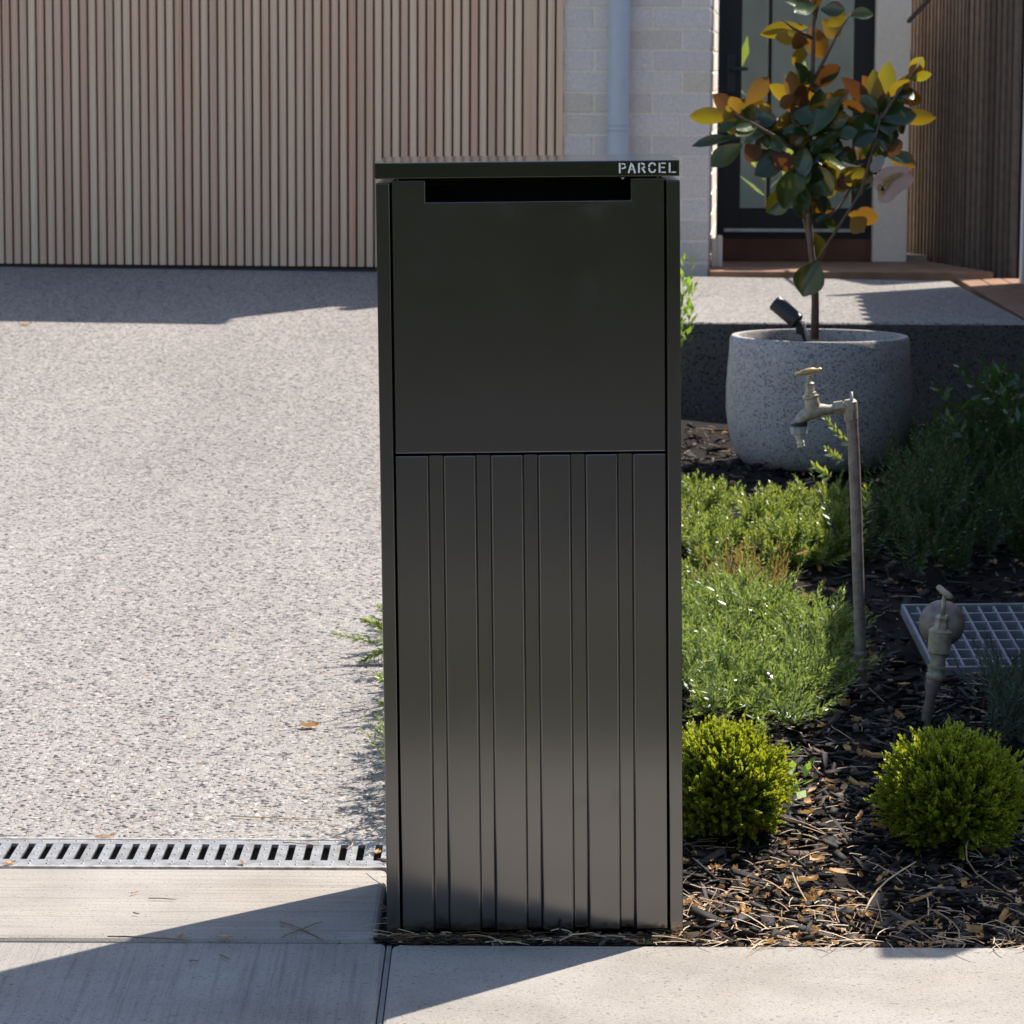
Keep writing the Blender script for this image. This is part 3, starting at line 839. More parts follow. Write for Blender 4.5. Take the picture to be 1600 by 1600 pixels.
B_[:, 2] += rng.uniform(.03, .22, len(B_))
p3 = sprigs(B_, dirs(len(B_), .35, .7, (.1, -.2)), rng.uniform(.04, .08, len(B_)), 34, .022, .25, 60, .1)
foliage("rosemary_shrub", M['needle'], [p1, p2, p3], "needle-leaved shrub behind the parcel box reaching twigs left over the driveway", "shrub")
# --- yellow green clumpy cover in front of the planter, sunny half and the half in the fence's shade
s1_ = tufts([(1050,905),(1180,895),(1290,890),(1330,850),(1330,800),(1250,805),(1050,800)], 62, 11, .028, (.0, .055), (.045, .085), 40, .0205, .40, 62, .15, up=.95)
Bx = np.array([at(1335, 700, 8.3), at(1318, 720, 8.3), at(1300, 745, 8.3), at(1345, 850, 7.8), at(1352, 800, 7.9)])
Dx = np.array([at(1283, 655, 8.25), at(1290, 705, 8.25), at(1270, 730, 8.25), at(1360, 760, 7.75), at(1352, 765, 7.85)]) - Bx
s2_ = sprigs(Bx, Dx, np.linalg.norm(Dx, axis=1), 26, .024, .42, 55, .1)
foliage("sedum_shrub", M['sedum'], [s1_, s2_], "bright yellow-green clump with short plump leaves in front of the planter", "groundcover")
s9 = tufts([(1335,920),(1440,930),(1520,880),(1640,870),(1640,700),(1480,690),(1400,740),(1335,790)], 60, 9, .03, (.0, .07), (.07, .18), 44, .023, .36, 60, .15, up=1.0)
foliage("shaded_shrub", M['darkshrub'], [s9], "dark green leafy shrub in full shade right of the garden tap", "shrub")
# --- blue green shrub low at the right edge
B_ = patch([(1530,1175),(1660,1180),(1660,1110),(1540,1125)], 130, .05)
B_[:, 2] += rng.uniform(0, .08, len(B_))
foliage("needle_shrub", M['teal'], [sprigs(B_, dirs(len(B_), 1.2, .8), rng.uniform(.07, .16, len(B_)), 34, .026, .14, 60, .2)], "blue-green fine-leaved shrub in shade behind the right conifer ball", "shrub")
# --- glossy dark bush at the right edge in front of the porch
n = 130; c = at(1620, 640, 9.6)
B_ = np.array([c.x, 9.6, bed_z(0, 9.6)])[None] + rng.normal(0, 1, (n, 3)) * np.array([.13, .12, 0]); B_[:, 2] += rng.uniform(.0, .28, n)
foliage("glossy_bush", M['broad'], [sprigs(B_, dirs(n, .8, .8), rng.uniform(.06, .13, n), 12, .045, .42, 60, .1)], "dark glossy broad-leaved bush at the right end of the porch riser", "bush")
# --- lime plant peeping out behind the box
n = 22; c = at(1042, 470, 10.6)
B_ = np.array([c.x, 10.6, .20])[None] + rng.normal(0, .02, (n, 3)) * np.array([1, 1, 0])
D_ = unit(np.stack([rng.uniform(-.05, .16, n), rng.normal(0, .06, n), np.ones(n)], -1))
foliage("lime_plant", M['lime'], [sprigs(B_, D_, rng.uniform(.34, .54, n), 10, .060, .40, 55, .02, t0=.72)], "lime green leafy plant just right of the parcel box before the porch slab", "plant", loc=(c.x, 10.6, .2))
# --- orange tipped tufts in the ground cover
B_ = patch([(1080,950),(1240,965),(1235,925),(1090,915)], 70, .03); B_[:, 2] += rng.uniform(.0, .04, 70)
foliage("grass_tuft", M['orange_grass'], [sprigs(B_, dirs(70, 1.3, .5), rng.uniform(.06, .12, 70), 18, .032, .13, 32, .1)], "rusty orange grassy tuft between the two groundcovers", "grass tuft")
# --- seedling
B_ = np.array([on(1238, 1270, BED_A, BED_B)] * 3); D_ = np.array([[.0, 0, 1], [.35, 0, 1], [-.2, .1, 1.0]])
foliage("weed_seedling", M['lime'], [sprigs(B_, D_, np.array([.11, .09, .07]), 6, .036, .6, 65, .05, t0=.3)], "small weed with rounded light green leaves beside the left conifer ball", "weed")
# --- plant behind the glass
n = 5; c = at(1186, 330, 15.6)
B_ = np.array([c.x, 15.6, FF + .1])[None] + rng.normal(0, .05, (n, 3)) * np.array([1, 1, 0])
cp = foliage("courtyard_plant", M['sedum'], [sprigs(B_, dirs(n, 1.6, .35), np.array([.35, .55, .8, 1.0, 1.15]), 5, .20, .3, 50, .1, t0=.5)], "broad-leaved plant seen through the left pane of the entry door", "plant", loc=(c.x, 15.6, FF + .04))

# --- clipped conifer balls
def conifer(cx_px, base_py, rad, hgt, label):
    g_ = on(cx_px, base_py, BED_A - .02, BED_B)
    t = thing("conifer_ball", g_, label, "conifer shrub", "round dwarf conifers at the front of the bed")
    n = 2500
    d = unit(rng.normal(size=(n, 3))); d = d[d[:, 2] > -.75]; n = len(d)
    cen = np.array([g_.x, g_.y, g_.z + hgt * .5])
    lump = 1 + .09 * np.sin(5 * d[:, 0] + 3 * d[:, 2] + cx_px) * np.cos(4 * d[:, 1] + cx_px) + .07 * np.sin(12 * d[:, 0] + cx_px) * np.sin(11 * d[:, 2])
    B_ = cen + d * np.array([rad, rad, hgt * .5]) * (lump * rng.uniform(.58, .92, n))[:, None]
    D_ = unit(d * np.array([1, 1, .9]) + np.array([0, 0, .38]) + rng.normal(0, .30, (n, 3)))
    v, f, vs, fs = sprigs(B_, D_, rng.uniform(.020, .044, n), 14, .0100, .80, 36, .15, taper=.35)
    np_mesh("foliage", v, f, M['conifer'], t)
    np_mesh("stems", vs, fs, M['conifer_in'], t)
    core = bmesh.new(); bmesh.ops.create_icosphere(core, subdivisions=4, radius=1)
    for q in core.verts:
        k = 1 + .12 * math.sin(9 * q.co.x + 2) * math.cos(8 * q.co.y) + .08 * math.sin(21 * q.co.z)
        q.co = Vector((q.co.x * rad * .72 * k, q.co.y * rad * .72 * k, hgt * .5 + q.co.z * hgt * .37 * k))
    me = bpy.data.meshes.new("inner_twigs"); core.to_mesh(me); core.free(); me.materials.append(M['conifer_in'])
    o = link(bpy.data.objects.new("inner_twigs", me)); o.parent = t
conifer(1132, 1316, .096, .190, "round yellow-green conifer ball in sun, hard against the parcel box")
conifer(1487, 1332, .113, .196, "round conifer ball at the right edge, mostly in shade with its left side lit")

# ================================================================= PLANTER, TREE, SPOTLIGHT
YPL = on(1278, 735, BED_A, BED_B).y + .22
pc = at(1279, 620, YPL); zb = bed_z(0, YPL) - .02
scl = 5250 / (YPL * math.cos(_p) + .1)
planter = thing("planter_pot", (pc.x, YPL, zb), "round grey speckled concrete planter pot standing before the porch", "planter")
H_ = at(1279, 524, YPL).z - zb
prof = [(.0, .0), (.185, .0), (.225, .012), (.250, .045), (.268, .10), (.277, .17), (.277, .24), (.272, .31), (.267, H_ - .008), (.262, H_), (.243, H_), (.240, H_ - .01), (.238, H_ - .05), (0, H_ - .05)]
m = MB(); n = 64; vs = []; fs = []
for r, z in prof[:-1]:
    for k in range(n): vs.append((max(r, .001) * math.cos(2*math.pi*k/n), max(r, .001) * math.sin(2*math.pi*k/n), z))
for i in range(len(prof) - 2):
    for k in range(n): fs.append((i*n+k, i*n+(k+1)%n, (i+1)*n+(k+1)%n, (i+1)*n+k))
m.add(vs, fs); m.build_local("pot", M['planter'], planter, autosmooth=40)
m = MB(); m.tube([(0, 0, H_ - .06), (0, 0, H_ - .035)], .239, 40); m.build_local("potting_soil", M['soil'], planter)

tb = at(1273, 522, YPL - .04)
tree = thing("magnolia_tree", (tb.x, YPL - .04, zb + H_ - .04), "young magnolia with glossy green and rust-backed leaves growing in the grey planter", "tree")
def TP(px, py, dy=0.0): return at(px, py, YPL - .04 + dy)
m = MB()
m.tube([TP(1273, 530), TP(1274, 470), TP(1272, 420), TP(1268, 395), TP(1264, 340), TP(1262, 290), TP(1266, 200), TP(1270, 100), TP(1272, 30), TP(1271, -40), TP(1268, -120)], [.0125, .0115, .011, .0095, .009, .0085, .0075, .0065, .0055, .004, .002], 12)
m.build("trunk", M['bark'], tree, smooth=True)
brs = [
 [(1272,415,0),(1256,340,.02),(1252,260,.03),(1250,190,.02),(1247,165,.0)],
 [(1278,405,0),(1310,355,-.03),(1345,300,-.05),(1366,225,-.06),(1378,175,-.06)],
 [(1262,330,0),(1280,260,.03),(1296,215,.05),(1300,165,.05)],
 [(1256,245,0),(1215,215,-.05),(1180,195,-.08),(1150,178,-.09)],
 [(1290,345,0),(1310,325,.05),(1335,285,.08),(1340,240,.08)],
 [(1378,185,-.06),(1400,150,-.05),(1430,110,-.02),(1440,92,0)],
 [(1268,130,0),(1290,90,-.03),(1310,50,-.05),(1330,20,-.05)],
 [(1270,60,0),(1240,45,-.03),(1222,30,-.05)],
 [(1271,40,0),(1280,0,.02),(1300,-50,.02)], [(1270,20,0),(1250,-30,.03),(1230,-60,.03)]]
m = MB()
for b in brs:
    m.tube([TP(*q) for q in b], [ .0058 - .0034 * i / (len(b) - 1) for i in range(len(b))], 8)
m.build("branch", M['bark'], tree, smooth=True)
# leaves: base, tip in the photograph, side seen (t = glossy top, u = rust underside), width ratio, depth of base/tip
LV = [
 # top group
 (1262,42,1187,50,'u',.36),(1262,60,1213,58,'u',.46),(1264,68,1232,60,'u',.5),(1268,40,1288,92,'u',.62),(1262,85,1242,88,'u',.7),
 (1275,8,1240,22,'t',.5),(1270,10,1225,5,'t',.5),(1282,15,1320,14,'t',.45),(1290,40,1325,24,'u',.45),(1325,25,1364,18,'t',.4),
 (1285,30,1312,60,'u',.5),(1262,0,1228,-20,'u',.5),(1278,-5,1310,-30,'t',.5),(1260,18,1284,2,'u',.5),(1270,-40,1240,-70,'t',.5),(1270,-50,1310,-80,'u',.5),(1268,-90,1262,-130,'u',.5),
 # middle upright orange rosette
 (1247,165,1234,112,'u',.5),(1250,165,1262,130,'u',.5),(1245,168,1204,130,'u',.5),(1250,172,1268,150,'u',.5),(1243,160,1250,200,'u',.45),(1262,140,1244,98,'t',.55),(1265,110,1272,145,'t',.5),
 (1270,140,1308,100,'u',.55),(1285,130,1312,104,'t',.45),(1250,150,1215,165,'u',.4),
 # left rosette
 (1150,180,1077,182,'u',.34),(1150,178,1118,150,'u',.5),(1155,180,1142,150,'u',.45),(1150,176,1165,158,'u',.5),(1152,185,1150,190,'u',.5),(1158,176,1186,150,'u',.6),(1158,170,1205,165,'u',.4),(1165,165,1200,122,'u',.5),
 (1155,190,1120,205,'t',.3),(1158,215,1082,220,'t',.24),(1150,182,1130,200,'u',.5),(1165,195,1150,160,'t',.5),
 # green leaves below left
 (1160,225,1112,262,'t',.6),(1165,225,1186,250,'u',.55),(1200,205,1160,220,'t',.5),(1215,195,1170,185,'t',.45),(1235,240,1180,275,'t',.52),(1225,215,1180,245,'t',.5),
 (1250,255,1225,325,'t',.6),(1245,295,1198,332,'t',.6),(1262,240,1215,262,'t',.55),(1255,235,1225,208,'t',.5),(1240,200,1205,190,'t',.5),
 # centre green
 (1258,255,1300,305,'t',.62),(1262,270,1304,290,'t',.62),(1264,240,1322,262,'t',.5),(1270,235,1300,215,'t',.5),(1256,222,1300,145,'t',.42),(1262,215,1310,150,'t',.42),(1268,210,1322,178,'t',.4),(1275,215,1320,205,'u',.4),(1285,205,1330,190,'u',.4),
 (1290,170,1318,152,'t',.4),(1296,165,1325,140,'t',.4),(1280,185,1318,165,'t',.45),(1255,205,1262,150,'t',.5),(1262,200,1240,165,'t',.5),(1258,220,1232,190,'t',.5),(1275,190,1282,140,'t',.5),
 # right rosette
 (1380,175,1388,96,'u',.38),(1378,170,1348,118,'u',.42),(1380,172,1362,112,'u',.45),(1382,170,1420,122,'u',.45),(1378,175,1314,122,'u',.3),(1385,165,1424,116,'u',.3),(1372,178,1314,160,'u',.32),(1380,180,1345,150,'t',.5),(1378,165,1400,140,'u',.5),
 (1420,122,1442,88,'u',.42),(1422,125,1456,116,'u',.32),(1425,120,1436,100,'u',.4),(1418,135,1430,165,'t',.6),(1405,150,1428,142,'t',.5),(1388,180,1410,150,'t',.5),
 (1392,182,1463,186,'u',.36),(1385,178,1408,172,'t',.4),(1375,190,1390,235,'t',.5),(1368,205,1320,200,'t',.5),(1370,205,1335,225,'t',.5),
 # right lower golds and greens
 (1385,215,1405,240,'u',.55),(1385,240,1432,258,'u',.55),(1375,238,1428,252,'t',.38),(1352,225,1358,215,'u',.5),(1340,248,1352,222,'u',.6),(1352,265,1322,285,'u',.7),(1340,245,1310,240,'t',.5),(1335,300,1362,268,'t',.62),(1330,295,1310,275,'u',.5),
 (1325,335,1372,342,'u',.62),(1330,340,1342,352,'u',.6),(1300,330,1280,325,'u',.4),(1268,335,1298,350,'t',.45),(1310,360,1290,345,'t',.35),
 (1368,225,1345,190,'t',.45),(1290,250,1320,300,'u',.45),(1300,275,1290,310,'u',.5),
 # lowest
 (1266,360,1284,408,'t',.62),(1278,408,1255,462,'t',.82),(1250,300,1254,342,'t',.5),
]
_q = random.Random(21)
for _ in range(104):                                   # smaller leaves filling the heart of the crown
    bx_, by_ = _q.choice([(1258,230),(1262,200),(1255,260),(1290,200),(1300,180),(1240,210),(1215,200),(1370,210),(1345,260),(1266,170),(1262,300),(1180,190),(1385,175)])
    an_ = _q.uniform(0, 6.28); ln_ = _q.uniform(34, 58)
    LV.append((bx_ + _q.uniform(-10, 10), by_ + _q.uniform(-14, 14), bx_ + math.cos(an_) * ln_, by_ + math.sin(an_) * ln_ * .8, 'u' if math.sin(an_) < -.3 and _q.random() < .6 else 't', _q.uniform(.42, .6)))
SEG = 7
prof_w = [0.08, .40, .70, .92, 1.02, .96, .66, .08]
VV = []; FF_ = []
lr = random.Random(11)
view = Vector((0, 1, -.09)).normalized()
for (x0, y0_, x1, y1_, side, wr) in LV:
    dyb = lr.uniform(-.05, .05); dyt = dyb + lr.uniform(-.05, .05)
    a_ = TP(x0, y0_, dyb); b_ = TP(x1, y1_, dyt)
    d = b_ - a_; Ln = d.length
    if Ln < .055:
        b_ = a_ + d.normalized() * .055; d = b_ - a_; Ln = d.length
    # true leaves are longer than their foreshortened picture
    d = d.normalized()
    nrm = (-view + Vector((lr.uniform(-.4, .4), 0, lr.uniform(.0, 1.1))))
    if side == 'u': nrm = (view + Vector((lr.uniform(-.4, .4), 0, lr.uniform(.1, .7))))
    nrm = (nrm - d * nrm.dot(d)).normalized()
    sd = d.cross(nrm).normalized()
    Wm = max(Ln, .10) * wr * 1.02
    curl = lr.uniform(-.32, .18); cup = lr.uniform(.08, .34); tws = lr.uniform(-.5, .5); wav = lr.uniform(.0, .05)
    base = len(VV)
    for i in range(SEG + 1):
        t = i / SEG
        c_ = a_ + d * (Ln * t) + nrm * (curl * Ln * (t * t - t * .3))
        w = Wm * .5 * prof_w[i]
        for k in (-1, -.5, 0, .5, 1):
            sd2 = (sd * math.cos(tws * t) + nrm * math.sin(tws * t)); n2 = (nrm * math.cos(tws * t) - sd * math.sin(tws * t))
            VV.append(c_ + sd2 * (w * k) + n2 * (cup * w * abs(k) ** 1.5 + wav * w * math.sin(t * 11 + k * 2)))
    for i in range(SEG):
        for k in range(4):
            q = base + i * 5 + k
            FF_.append((q, q + 1, q + 6, q + 5))
np_mesh("crown", np.array([tuple(v) for v in VV]), np.array(FF_), M['magnolia'], tree, smooth=True)
# plant label hanging in the tree: five rounded lobes of faded card
def blob(m, c, rx, rz, rot, y, n=18, th=.002):
    vs = []
    for yy in (y, y + th):
        for k in range(n):
            a = 2 * math.pi * k / n; x = rx * math.cos(a); z = rz * math.sin(a)
            vs.append((c.x + x * math.cos(rot) - z * math.sin(rot), yy, c.z + x * math.sin(rot) + z * math.cos(rot)))
    m.add(vs, [tuple(range(n))[::-1], tuple(range(n, 2*n))] + [(k, (k+1) % n, n + (k+1) % n, n + k) for k in range(n)])
yt = YPL - .14
lbl = thing("plant_label", at(1393, 290, yt), "faded pink card label hanging on the right side of the magnolia", "plant label")
m = MB()
for (px, py, rx, rz, ro) in ((1398,268,24,9,.1),(1412,284,16,12,.6),(1388,300,20,14,.9),(1396,288,24,17,.7),(1380,285,15,16,.2)):
    blob(m, at(px, py, yt), rx/scl, rz/scl, ro, yt + .0012 * len(m.v) / 36)
m.build("card", M['tag1'], lbl)
m = MB()
for (px, py, rx, rz, ro) in ((1394,277,17,4,.4),(1384,290,10,4,.9),(1376,296,5,9,.3)):
    blob(m, at(px, py, yt - .004), rx/scl, rz/scl, ro, yt - .004, th=.001)
m.build("print", M['tag2'], lbl)
m = MB(); blob(m, at(1371, 256, yt + .01), 9/scl, 15/scl, -.6, yt + .01); m.build("strap", M['tag3'], lbl)

# garden spotlight leaning in the planter
ys_ = YPL - .12
sl_ = thing("garden_spotlight", at(1262, 528, ys_), "black cylindrical garden spotlight tilted up-left from the planter rim", "spotlight")
def SP(px, py, dy=0): return at(px, py, ys_ + dy)
m = MB()
a_, b_ = SP(1246, 502), SP(1212, 473, .03); dd = (b_ - a_)
m.tube([a_ - dd*.05, a_, a_ + dd*.001, b_, b_ + dd*.02, b_ - dd*.03], [.016, .0225, .024, .0255, .0245, .020], 28); m.build("lamp_head", M['black_plastic'], sl_, autosmooth=35)
m = MB(); m.tube([SP(1246,500), SP(1251,512), SP(1256,526), SP(1258,535)], [.010, .008, .006, .005], 10)
m.box(SP(1250,512).x-.012, SP(1250,512).x+.012, ys_-.008, ys_+.008, SP(1250,522).z, SP(1250,510).z); m.build("bracket", M['black_plastic'], sl_, bevel=.002)
m = MB(); m.tube([SP(1250,502,-.02), SP(1256,503,-.02), SP(1258,512,-.02), SP(1262,522,-.02), SP(1263,534,-.02)], .0028, 8); m.build("cable", M['cable'], sl_, smooth=True)

# ================================================================= GARDEN TAP
YT = on(1345, 1075, BED_A - .02, BED_B).y
tap = thing("garden_tap", on(1345, 1075, BED_A - .02, BED_B), "old brass garden tap on a tall standpipe in the bed, hose fitting on its spout", "tap")
def T_(px, py, dy=0): return at(px, py, YT + dy)
m = MB()
m.tube([T_(1346,1085), T_(1345,1040), T_(1344,1000), T_(1341,900), T_(1338,800), T_(1334,700), T_(1331,652)], .0123, 16)
for (y_) in (1022, 1046): m.tube([T_(1344.5, y_+5), T_(1344.5, y_+3), T_(1344.3, y_-3), T_(1344.2, y_-5)], [.0125, .0146, .0146, .0125], 16)
m.build("standpipe", M['copper'], tap, autosmooth=40)
m = MB(); m.tube([T_(1330.5,657), T_(1330,655), T_(1328,628), T_(1327.5,624)], [.0125, .0148, .0152, .011], 16)
m.tube([T_(1328,638), T_(1312,637), T_(1304,638)], [.0115, .0115, .011], 14)
m.tube([T_(1318,636), T_(1317.5,636), T_(1303.5,638), T_(1303,638)], [.0112, .0150, .0150, .011], 6)
m.build("elbow", M['brass'], tap, autosmooth=35)
m = MB(); m.tube([T_(1334,655,-.012), T_(1331,630,-.010), T_(1330,612,-.008)], .0036, 8); m.build("stake", M['galv'], tap, smooth=True)
m = MB()
m.tube([T_(1304,638), T_(1296,640), T_(1284,640), T_(1272,643), T_(1262,647), T_(1253,653), T_(1248,661)], [.0092, .0100, .0128, .0150, .0140, .0122, .0120], 18)
m.tube([T_(1271,646), T_(1270,634), T_(1268,624), T_(1267.6,622), T_(1267,621), T_(1266.6,618)], [.0130, .0162, .0150, .0150, .0172, .0172], 18)
m.build("tap_body", M['brass'], tap, autosmooth=40)
m = MB(); m.tube([T_(1266.6,618), T_(1266.3,613), T_(1266,612.5), T_(1265,601), T_(1264.5,600), T_(1264.2,597)], [.0128, .0128, .0105, .0095, .0112, .0060], 6)
m.tube([T_(1264.2,598), T_(1264,587)], [.0045, .0058], 10); m.build("bonnet", M['brass'], tap, autosmooth=35)
m = MB(); m.tube([T_(1242.5,586), T_(1244,585.4), T_(1249,583.8), T_(1257,581.6), T_(1264,580.2), T_(1271,579), T_(1277,579), T_(1281,578), T_(1284,578)], [.004, .0052, .0042, .0068, .0074, .0068, .0044, .0056, .004], 12)
m.build("handle", M['brass_gold'], tap, smooth=True)
hc = MB(); hc.tube([T_(1247.5,659.5), T_(1247.6,660.5), T_(1248,665), T_(1248,665.8)], [.016, .0185, .0185, .017], 20); hco = hc.build("hose_connector", M['black_plastic'], tap, autosmooth=35)
m = MB(); m.tube([T_(1248,665.9), T_(1248.4,677.5), T_(1248.5,678.2)], [.0176, .0176, .012], 8); m.build("nut", M['grey_plastic'], hco)
m = MB(); m.tube([T_(1248.5,678.3), T_(1250,688), T_(1250.5,690), T_(1251,693.5), T_(1251.1,694), T_(1251.5,695.5), T_(1251.6,696), T_(1252,698)], [.0112, .0068, .0085, .0085, .0066, .0066, .0082, .0080], 16); m.build("spigot", M['ivory_plastic'], hco, autosmooth=35)

# ================================================================= WATER VALVE
YV = on(1447, 1133, BED_A - .02, BED_B).y
val = thing("water_valve", on(1447, 1133, BED_A - .02, BED_B), "weathered brass stop valve with round disc behind, rising from the shaded mulch", "valve")
def V_(px, py, dy=0): return at(px, py, YV + dy)
m = MB(); m.tube([V_(1446,1140), V_(1449,1112), V_(1455,1085), V_(1457,1075), V_(1460,1062)], [.0100, .0102, .0105, .0160, .0165], 16); m.build("pipe", M['copper'], val, autosmooth=40)
m = MB()
m.tube([V_(1461,1062), V_(1461.5,1059), V_(1462,1054), V_(1462.5,1052), V_(1463,1047), V_(1464,1042), V_(1464.5,1040), V_(1466,1022), V_(1466.2,1020.5), V_(1467,1019), V_(1469,990), V_(1469.3,986), V_(1469.5,985), V_(1470,982)], [.0165, .019, .019, .0172, .0172, .019, .0155, .0155, .0190, .0232, .0228, .0236, .0218, .0170], 20)
m.tube([V_(1470,982), V_(1471,976), V_(1471.2,975), V_(1472,968), V_(1472.5,966), V_(1473,961)], [.0150, .0150, .0132, .0132, .0148, .0120], 6)
m.build("valve_body", M['brass'], val, autosmooth=35)
m = MB(); m.tube([V_(1473,962), V_(1476,930)], .0049, 10); m.tube([V_(1464.5,916,.01), V_(1467,918,.01), V_(1475,925,0), V_(1484,932,-.01), V_(1488,935,-.01)], [.004, .0062, .0066, .0066, .004], 12); m.build("handle", M['brass'], val, smooth=True)
m = MB(); ax = Vector((-.35, -1, .18)).normalized(); c_ = V_(1471, 974, .075)
m.tube([c_ - ax*.030, c_ - ax*.026, c_ - ax*.004, c_ + ax*.006, c_ + ax*.016, c_ + ax*.022], [.030, .043, .0475, .0455, .036, .004], 32); m.build("disc", M['copper'], val, autosmooth=50)

# ================================================================= PIT GRATE
fl = on(1458, 1046, BED_A, BED_B)
pg = thing("pit_grate", fl, "pale grey plastic grid cover lying on the mulch behind the valve", "pit cover", rot=(R(13), 0, R(5)))
bpy.context.view_layer.update()
WG, DG = .52, .36
m = MB(); m.box(0, WG, 0, .008, -.016, .005); m.box(0, WG, DG - .008, DG, -.02, .005); m.box(0, .008, .0085, DG - .0085, -.02, .005); m.box(WG - .012, WG, .0125, DG - .0125, -.03, .006); m.build_local("frame", M['grate_plastic'], pg, bevel=.002)
m = MB(); k = 1
for k in range(1, 15): m.box(k*.0345 - .0025, k*.0345 + .0025, .013, DG - .013, -.028, .003)
for k in range(1, 7): m.box(.013, WG - .013, k*.0515 - .0025, k*.0515 + .0025, -.028, .0022)
m.build_local("grid", M['grate_plastic'], pg)
m = MB(); m.box(.01, WG - .01, .01, DG - .01, -.055, -.035); m.build_local("pit", M['black_plastic'], pg)

# ================================================================= MULCH, LITTER, LEAVES, TWIGS
def scatter_bed(n, dens):
    out = []
    while len(out) < n:
        x = rng.uniform(-.19, 1.35); y = rng.uniform(5.052, 10.8)
        if rng.uniform() < dens(x, y) and x < .1 + y * .165 and x > (-.2 if y < 5.7 else -.03): out.append((x, y, gz(x, y)))
    return np.array(out)
def chips(P, L, Wd, T, tilt=.25):
    n = len(P)
    az = rng.uniform(0, 6.28, n); el = rng.normal(0, tilt, n)
    d = np.stack([np.cos(az) * np.cos(el), np.sin(az) * np.cos(el), np.sin(el)], -1)
    nn = unit(np.array([0, 0, 1.0]) + rng.normal(0, tilt, (n, 3))); s = unit(np.cross(d, nn)); nn = np.cross(s, d)
    c = []
    for (a, b, h) in [(-1,-1,-1),(1,-1,-1),(1,1,-1),(-1,1,-1),(-1,-1,1),(1,-1,1),(1,1,1),(-1,1,1)]:
        c.append(P + d * (a * L * .5 * rng.uniform(.6, 1.05, n))[:, None] + s * (b * Wd * .5 * rng.uniform(.35, 1.1, n))[:, None] + nn * (h * T * .5 * rng.uniform(.5, 1.2, n))[:, None])
    V = np.stack(c, 1).reshape(-1, 3); base = np.arange(n)[:, None] * 8
    F = np.concatenate([base + np.array(q)[None] for q in [(0,3,2,1),(4,5,6,7),(0,1,5,4),(1,2,6,5),(2,3,7,6),(3,0,4,7)]])
    return V, F
P = scatter_bed(9500, lambda x, y: 1.0 if y < 7.0 else .22)
P[:, 2] += rng.uniform(-.004, .014, len(P))
Lc = np.exp(rng.normal(-3.4, .5, len(P))); Wc = np.exp(rng.normal(-4.6, .45, len(P))); Tc = rng.uniform(.0015, .006, len(P))
big = rng.uniform(size=len(P)) < .05; Lc[big] = rng.uniform(.04, .085, big.sum()); Wc[big] = rng.uniform(.012, .026, big.sum()); P[big, 2] += .006
V, F = chips(P, Lc, Wc, Tc, .3)
mu = np_mesh("bark_mulch", V, F, M['chip']); tag(mu, "dark bark chip mulch covering the garden bed", "mulch", kind="stuff")
P = scatter_bed(2600, lambda x, y: 1.0 if y < 5.32 else (.35 if y < 5.75 else (.10 if y < 7.2 else .03)))
P[:, 2] += rng.uniform(.004, .018, len(P))
q = rng.uniform(.25, 1.05, 90); yy = YP - np.abs(rng.normal(0, .008, 90))
P = np.concatenate([P, np.stack([q, yy, np.full(90, .0015)], -1)])
n = len(P); az = rng.uniform(0, 6.28, n); L = np.exp(rng.normal(-3.3, .5, n)); hw_ = rng.uniform(.0005, .0011, n)
d = np.stack([np.cos(az), np.sin(az) * .8, rng.normal(0, .18, n)], -1); s = unit(np.cross(d, np.array([0, 0, 1.0]))); bend = rng.normal(0, .25, n)
C = [P + d * (L * t)[:, None] + s * (bend * L * t * t)[:, None] + np.array([0, 0, 1.0]) * (L * .12 * t * (1 - t))[:, None] for t in (0, .35, .7, 1.0)]
Vv = np.concatenate([np.stack([c - s * hw_[:, None], c + s * hw_[:, None] + np.array([0, 0, .0006])], 1) for c in C], 1)
base = np.arange(n)[:, None] * 8
F = np.concatenate([base + np.array([2*i, 2*i+1, 2*i+3, 2*i+2])[None] for i in range(3)])
tag(np_mesh("straw_litter", Vv.reshape(-1, 3), F, M['straw']), "thin dry straw and needles strewn over the mulch edge", "litter", kind="stuff")
P = scatter_bed(1900, lambda x, y: 1.0 if y < 5.4 else (.35 if y < 6.4 else .12)); P[:, 2] += rng.uniform(.006, .018, len(P)); n = len(P)
D_ = unit(rng.normal(size=(n, 3)) * np.array([1, 1, .35])); N_ = unit(rng.normal(size=(n, 3)) * .5 + np.array([0, 0, 1])); N_ = unit(N_ - D_ * np.sum(N_ * D_, -1, keepdims=True))
ln = np.exp(rng.normal(-4.7, .5, n)); S_ = np.cross(D_, N_); wd = ln * rng.uniform(.3, .8, n); cu = rng.uniform(.1, .9, n); cv = rng.uniform(-.8, .8, n)
V = np.stack([P + D_ * (ln * (a + rng.uniform(-.12, .12, n)))[:, None] + S_ * (wd * (b + rng.uniform(-.15, .15, n)) * (1 - .6 * a * a * 4 * .5))[:, None] + N_ * (ln * (cu * b * b * 2 + cv * a * a * 2))[:, None] for a in (-.5, -.17, .17, .5) for b in (-.5, 0, .5)], 1).reshape(-1, 3)
base = np.arange(n)[:, None] * 12
F = np.concatenate([base + np.array([i * 3 + j, i * 3 + j + 1, i * 3 + j + 4, i * 3 + j + 3])[None] for i in range(3) for j in range(2)])
tag(np_mesh("leaf_crumbs", V, F, M['dryleaf']), "crumbled tan leaf fragments scattered through the mulch", "litter", kind="stuff")

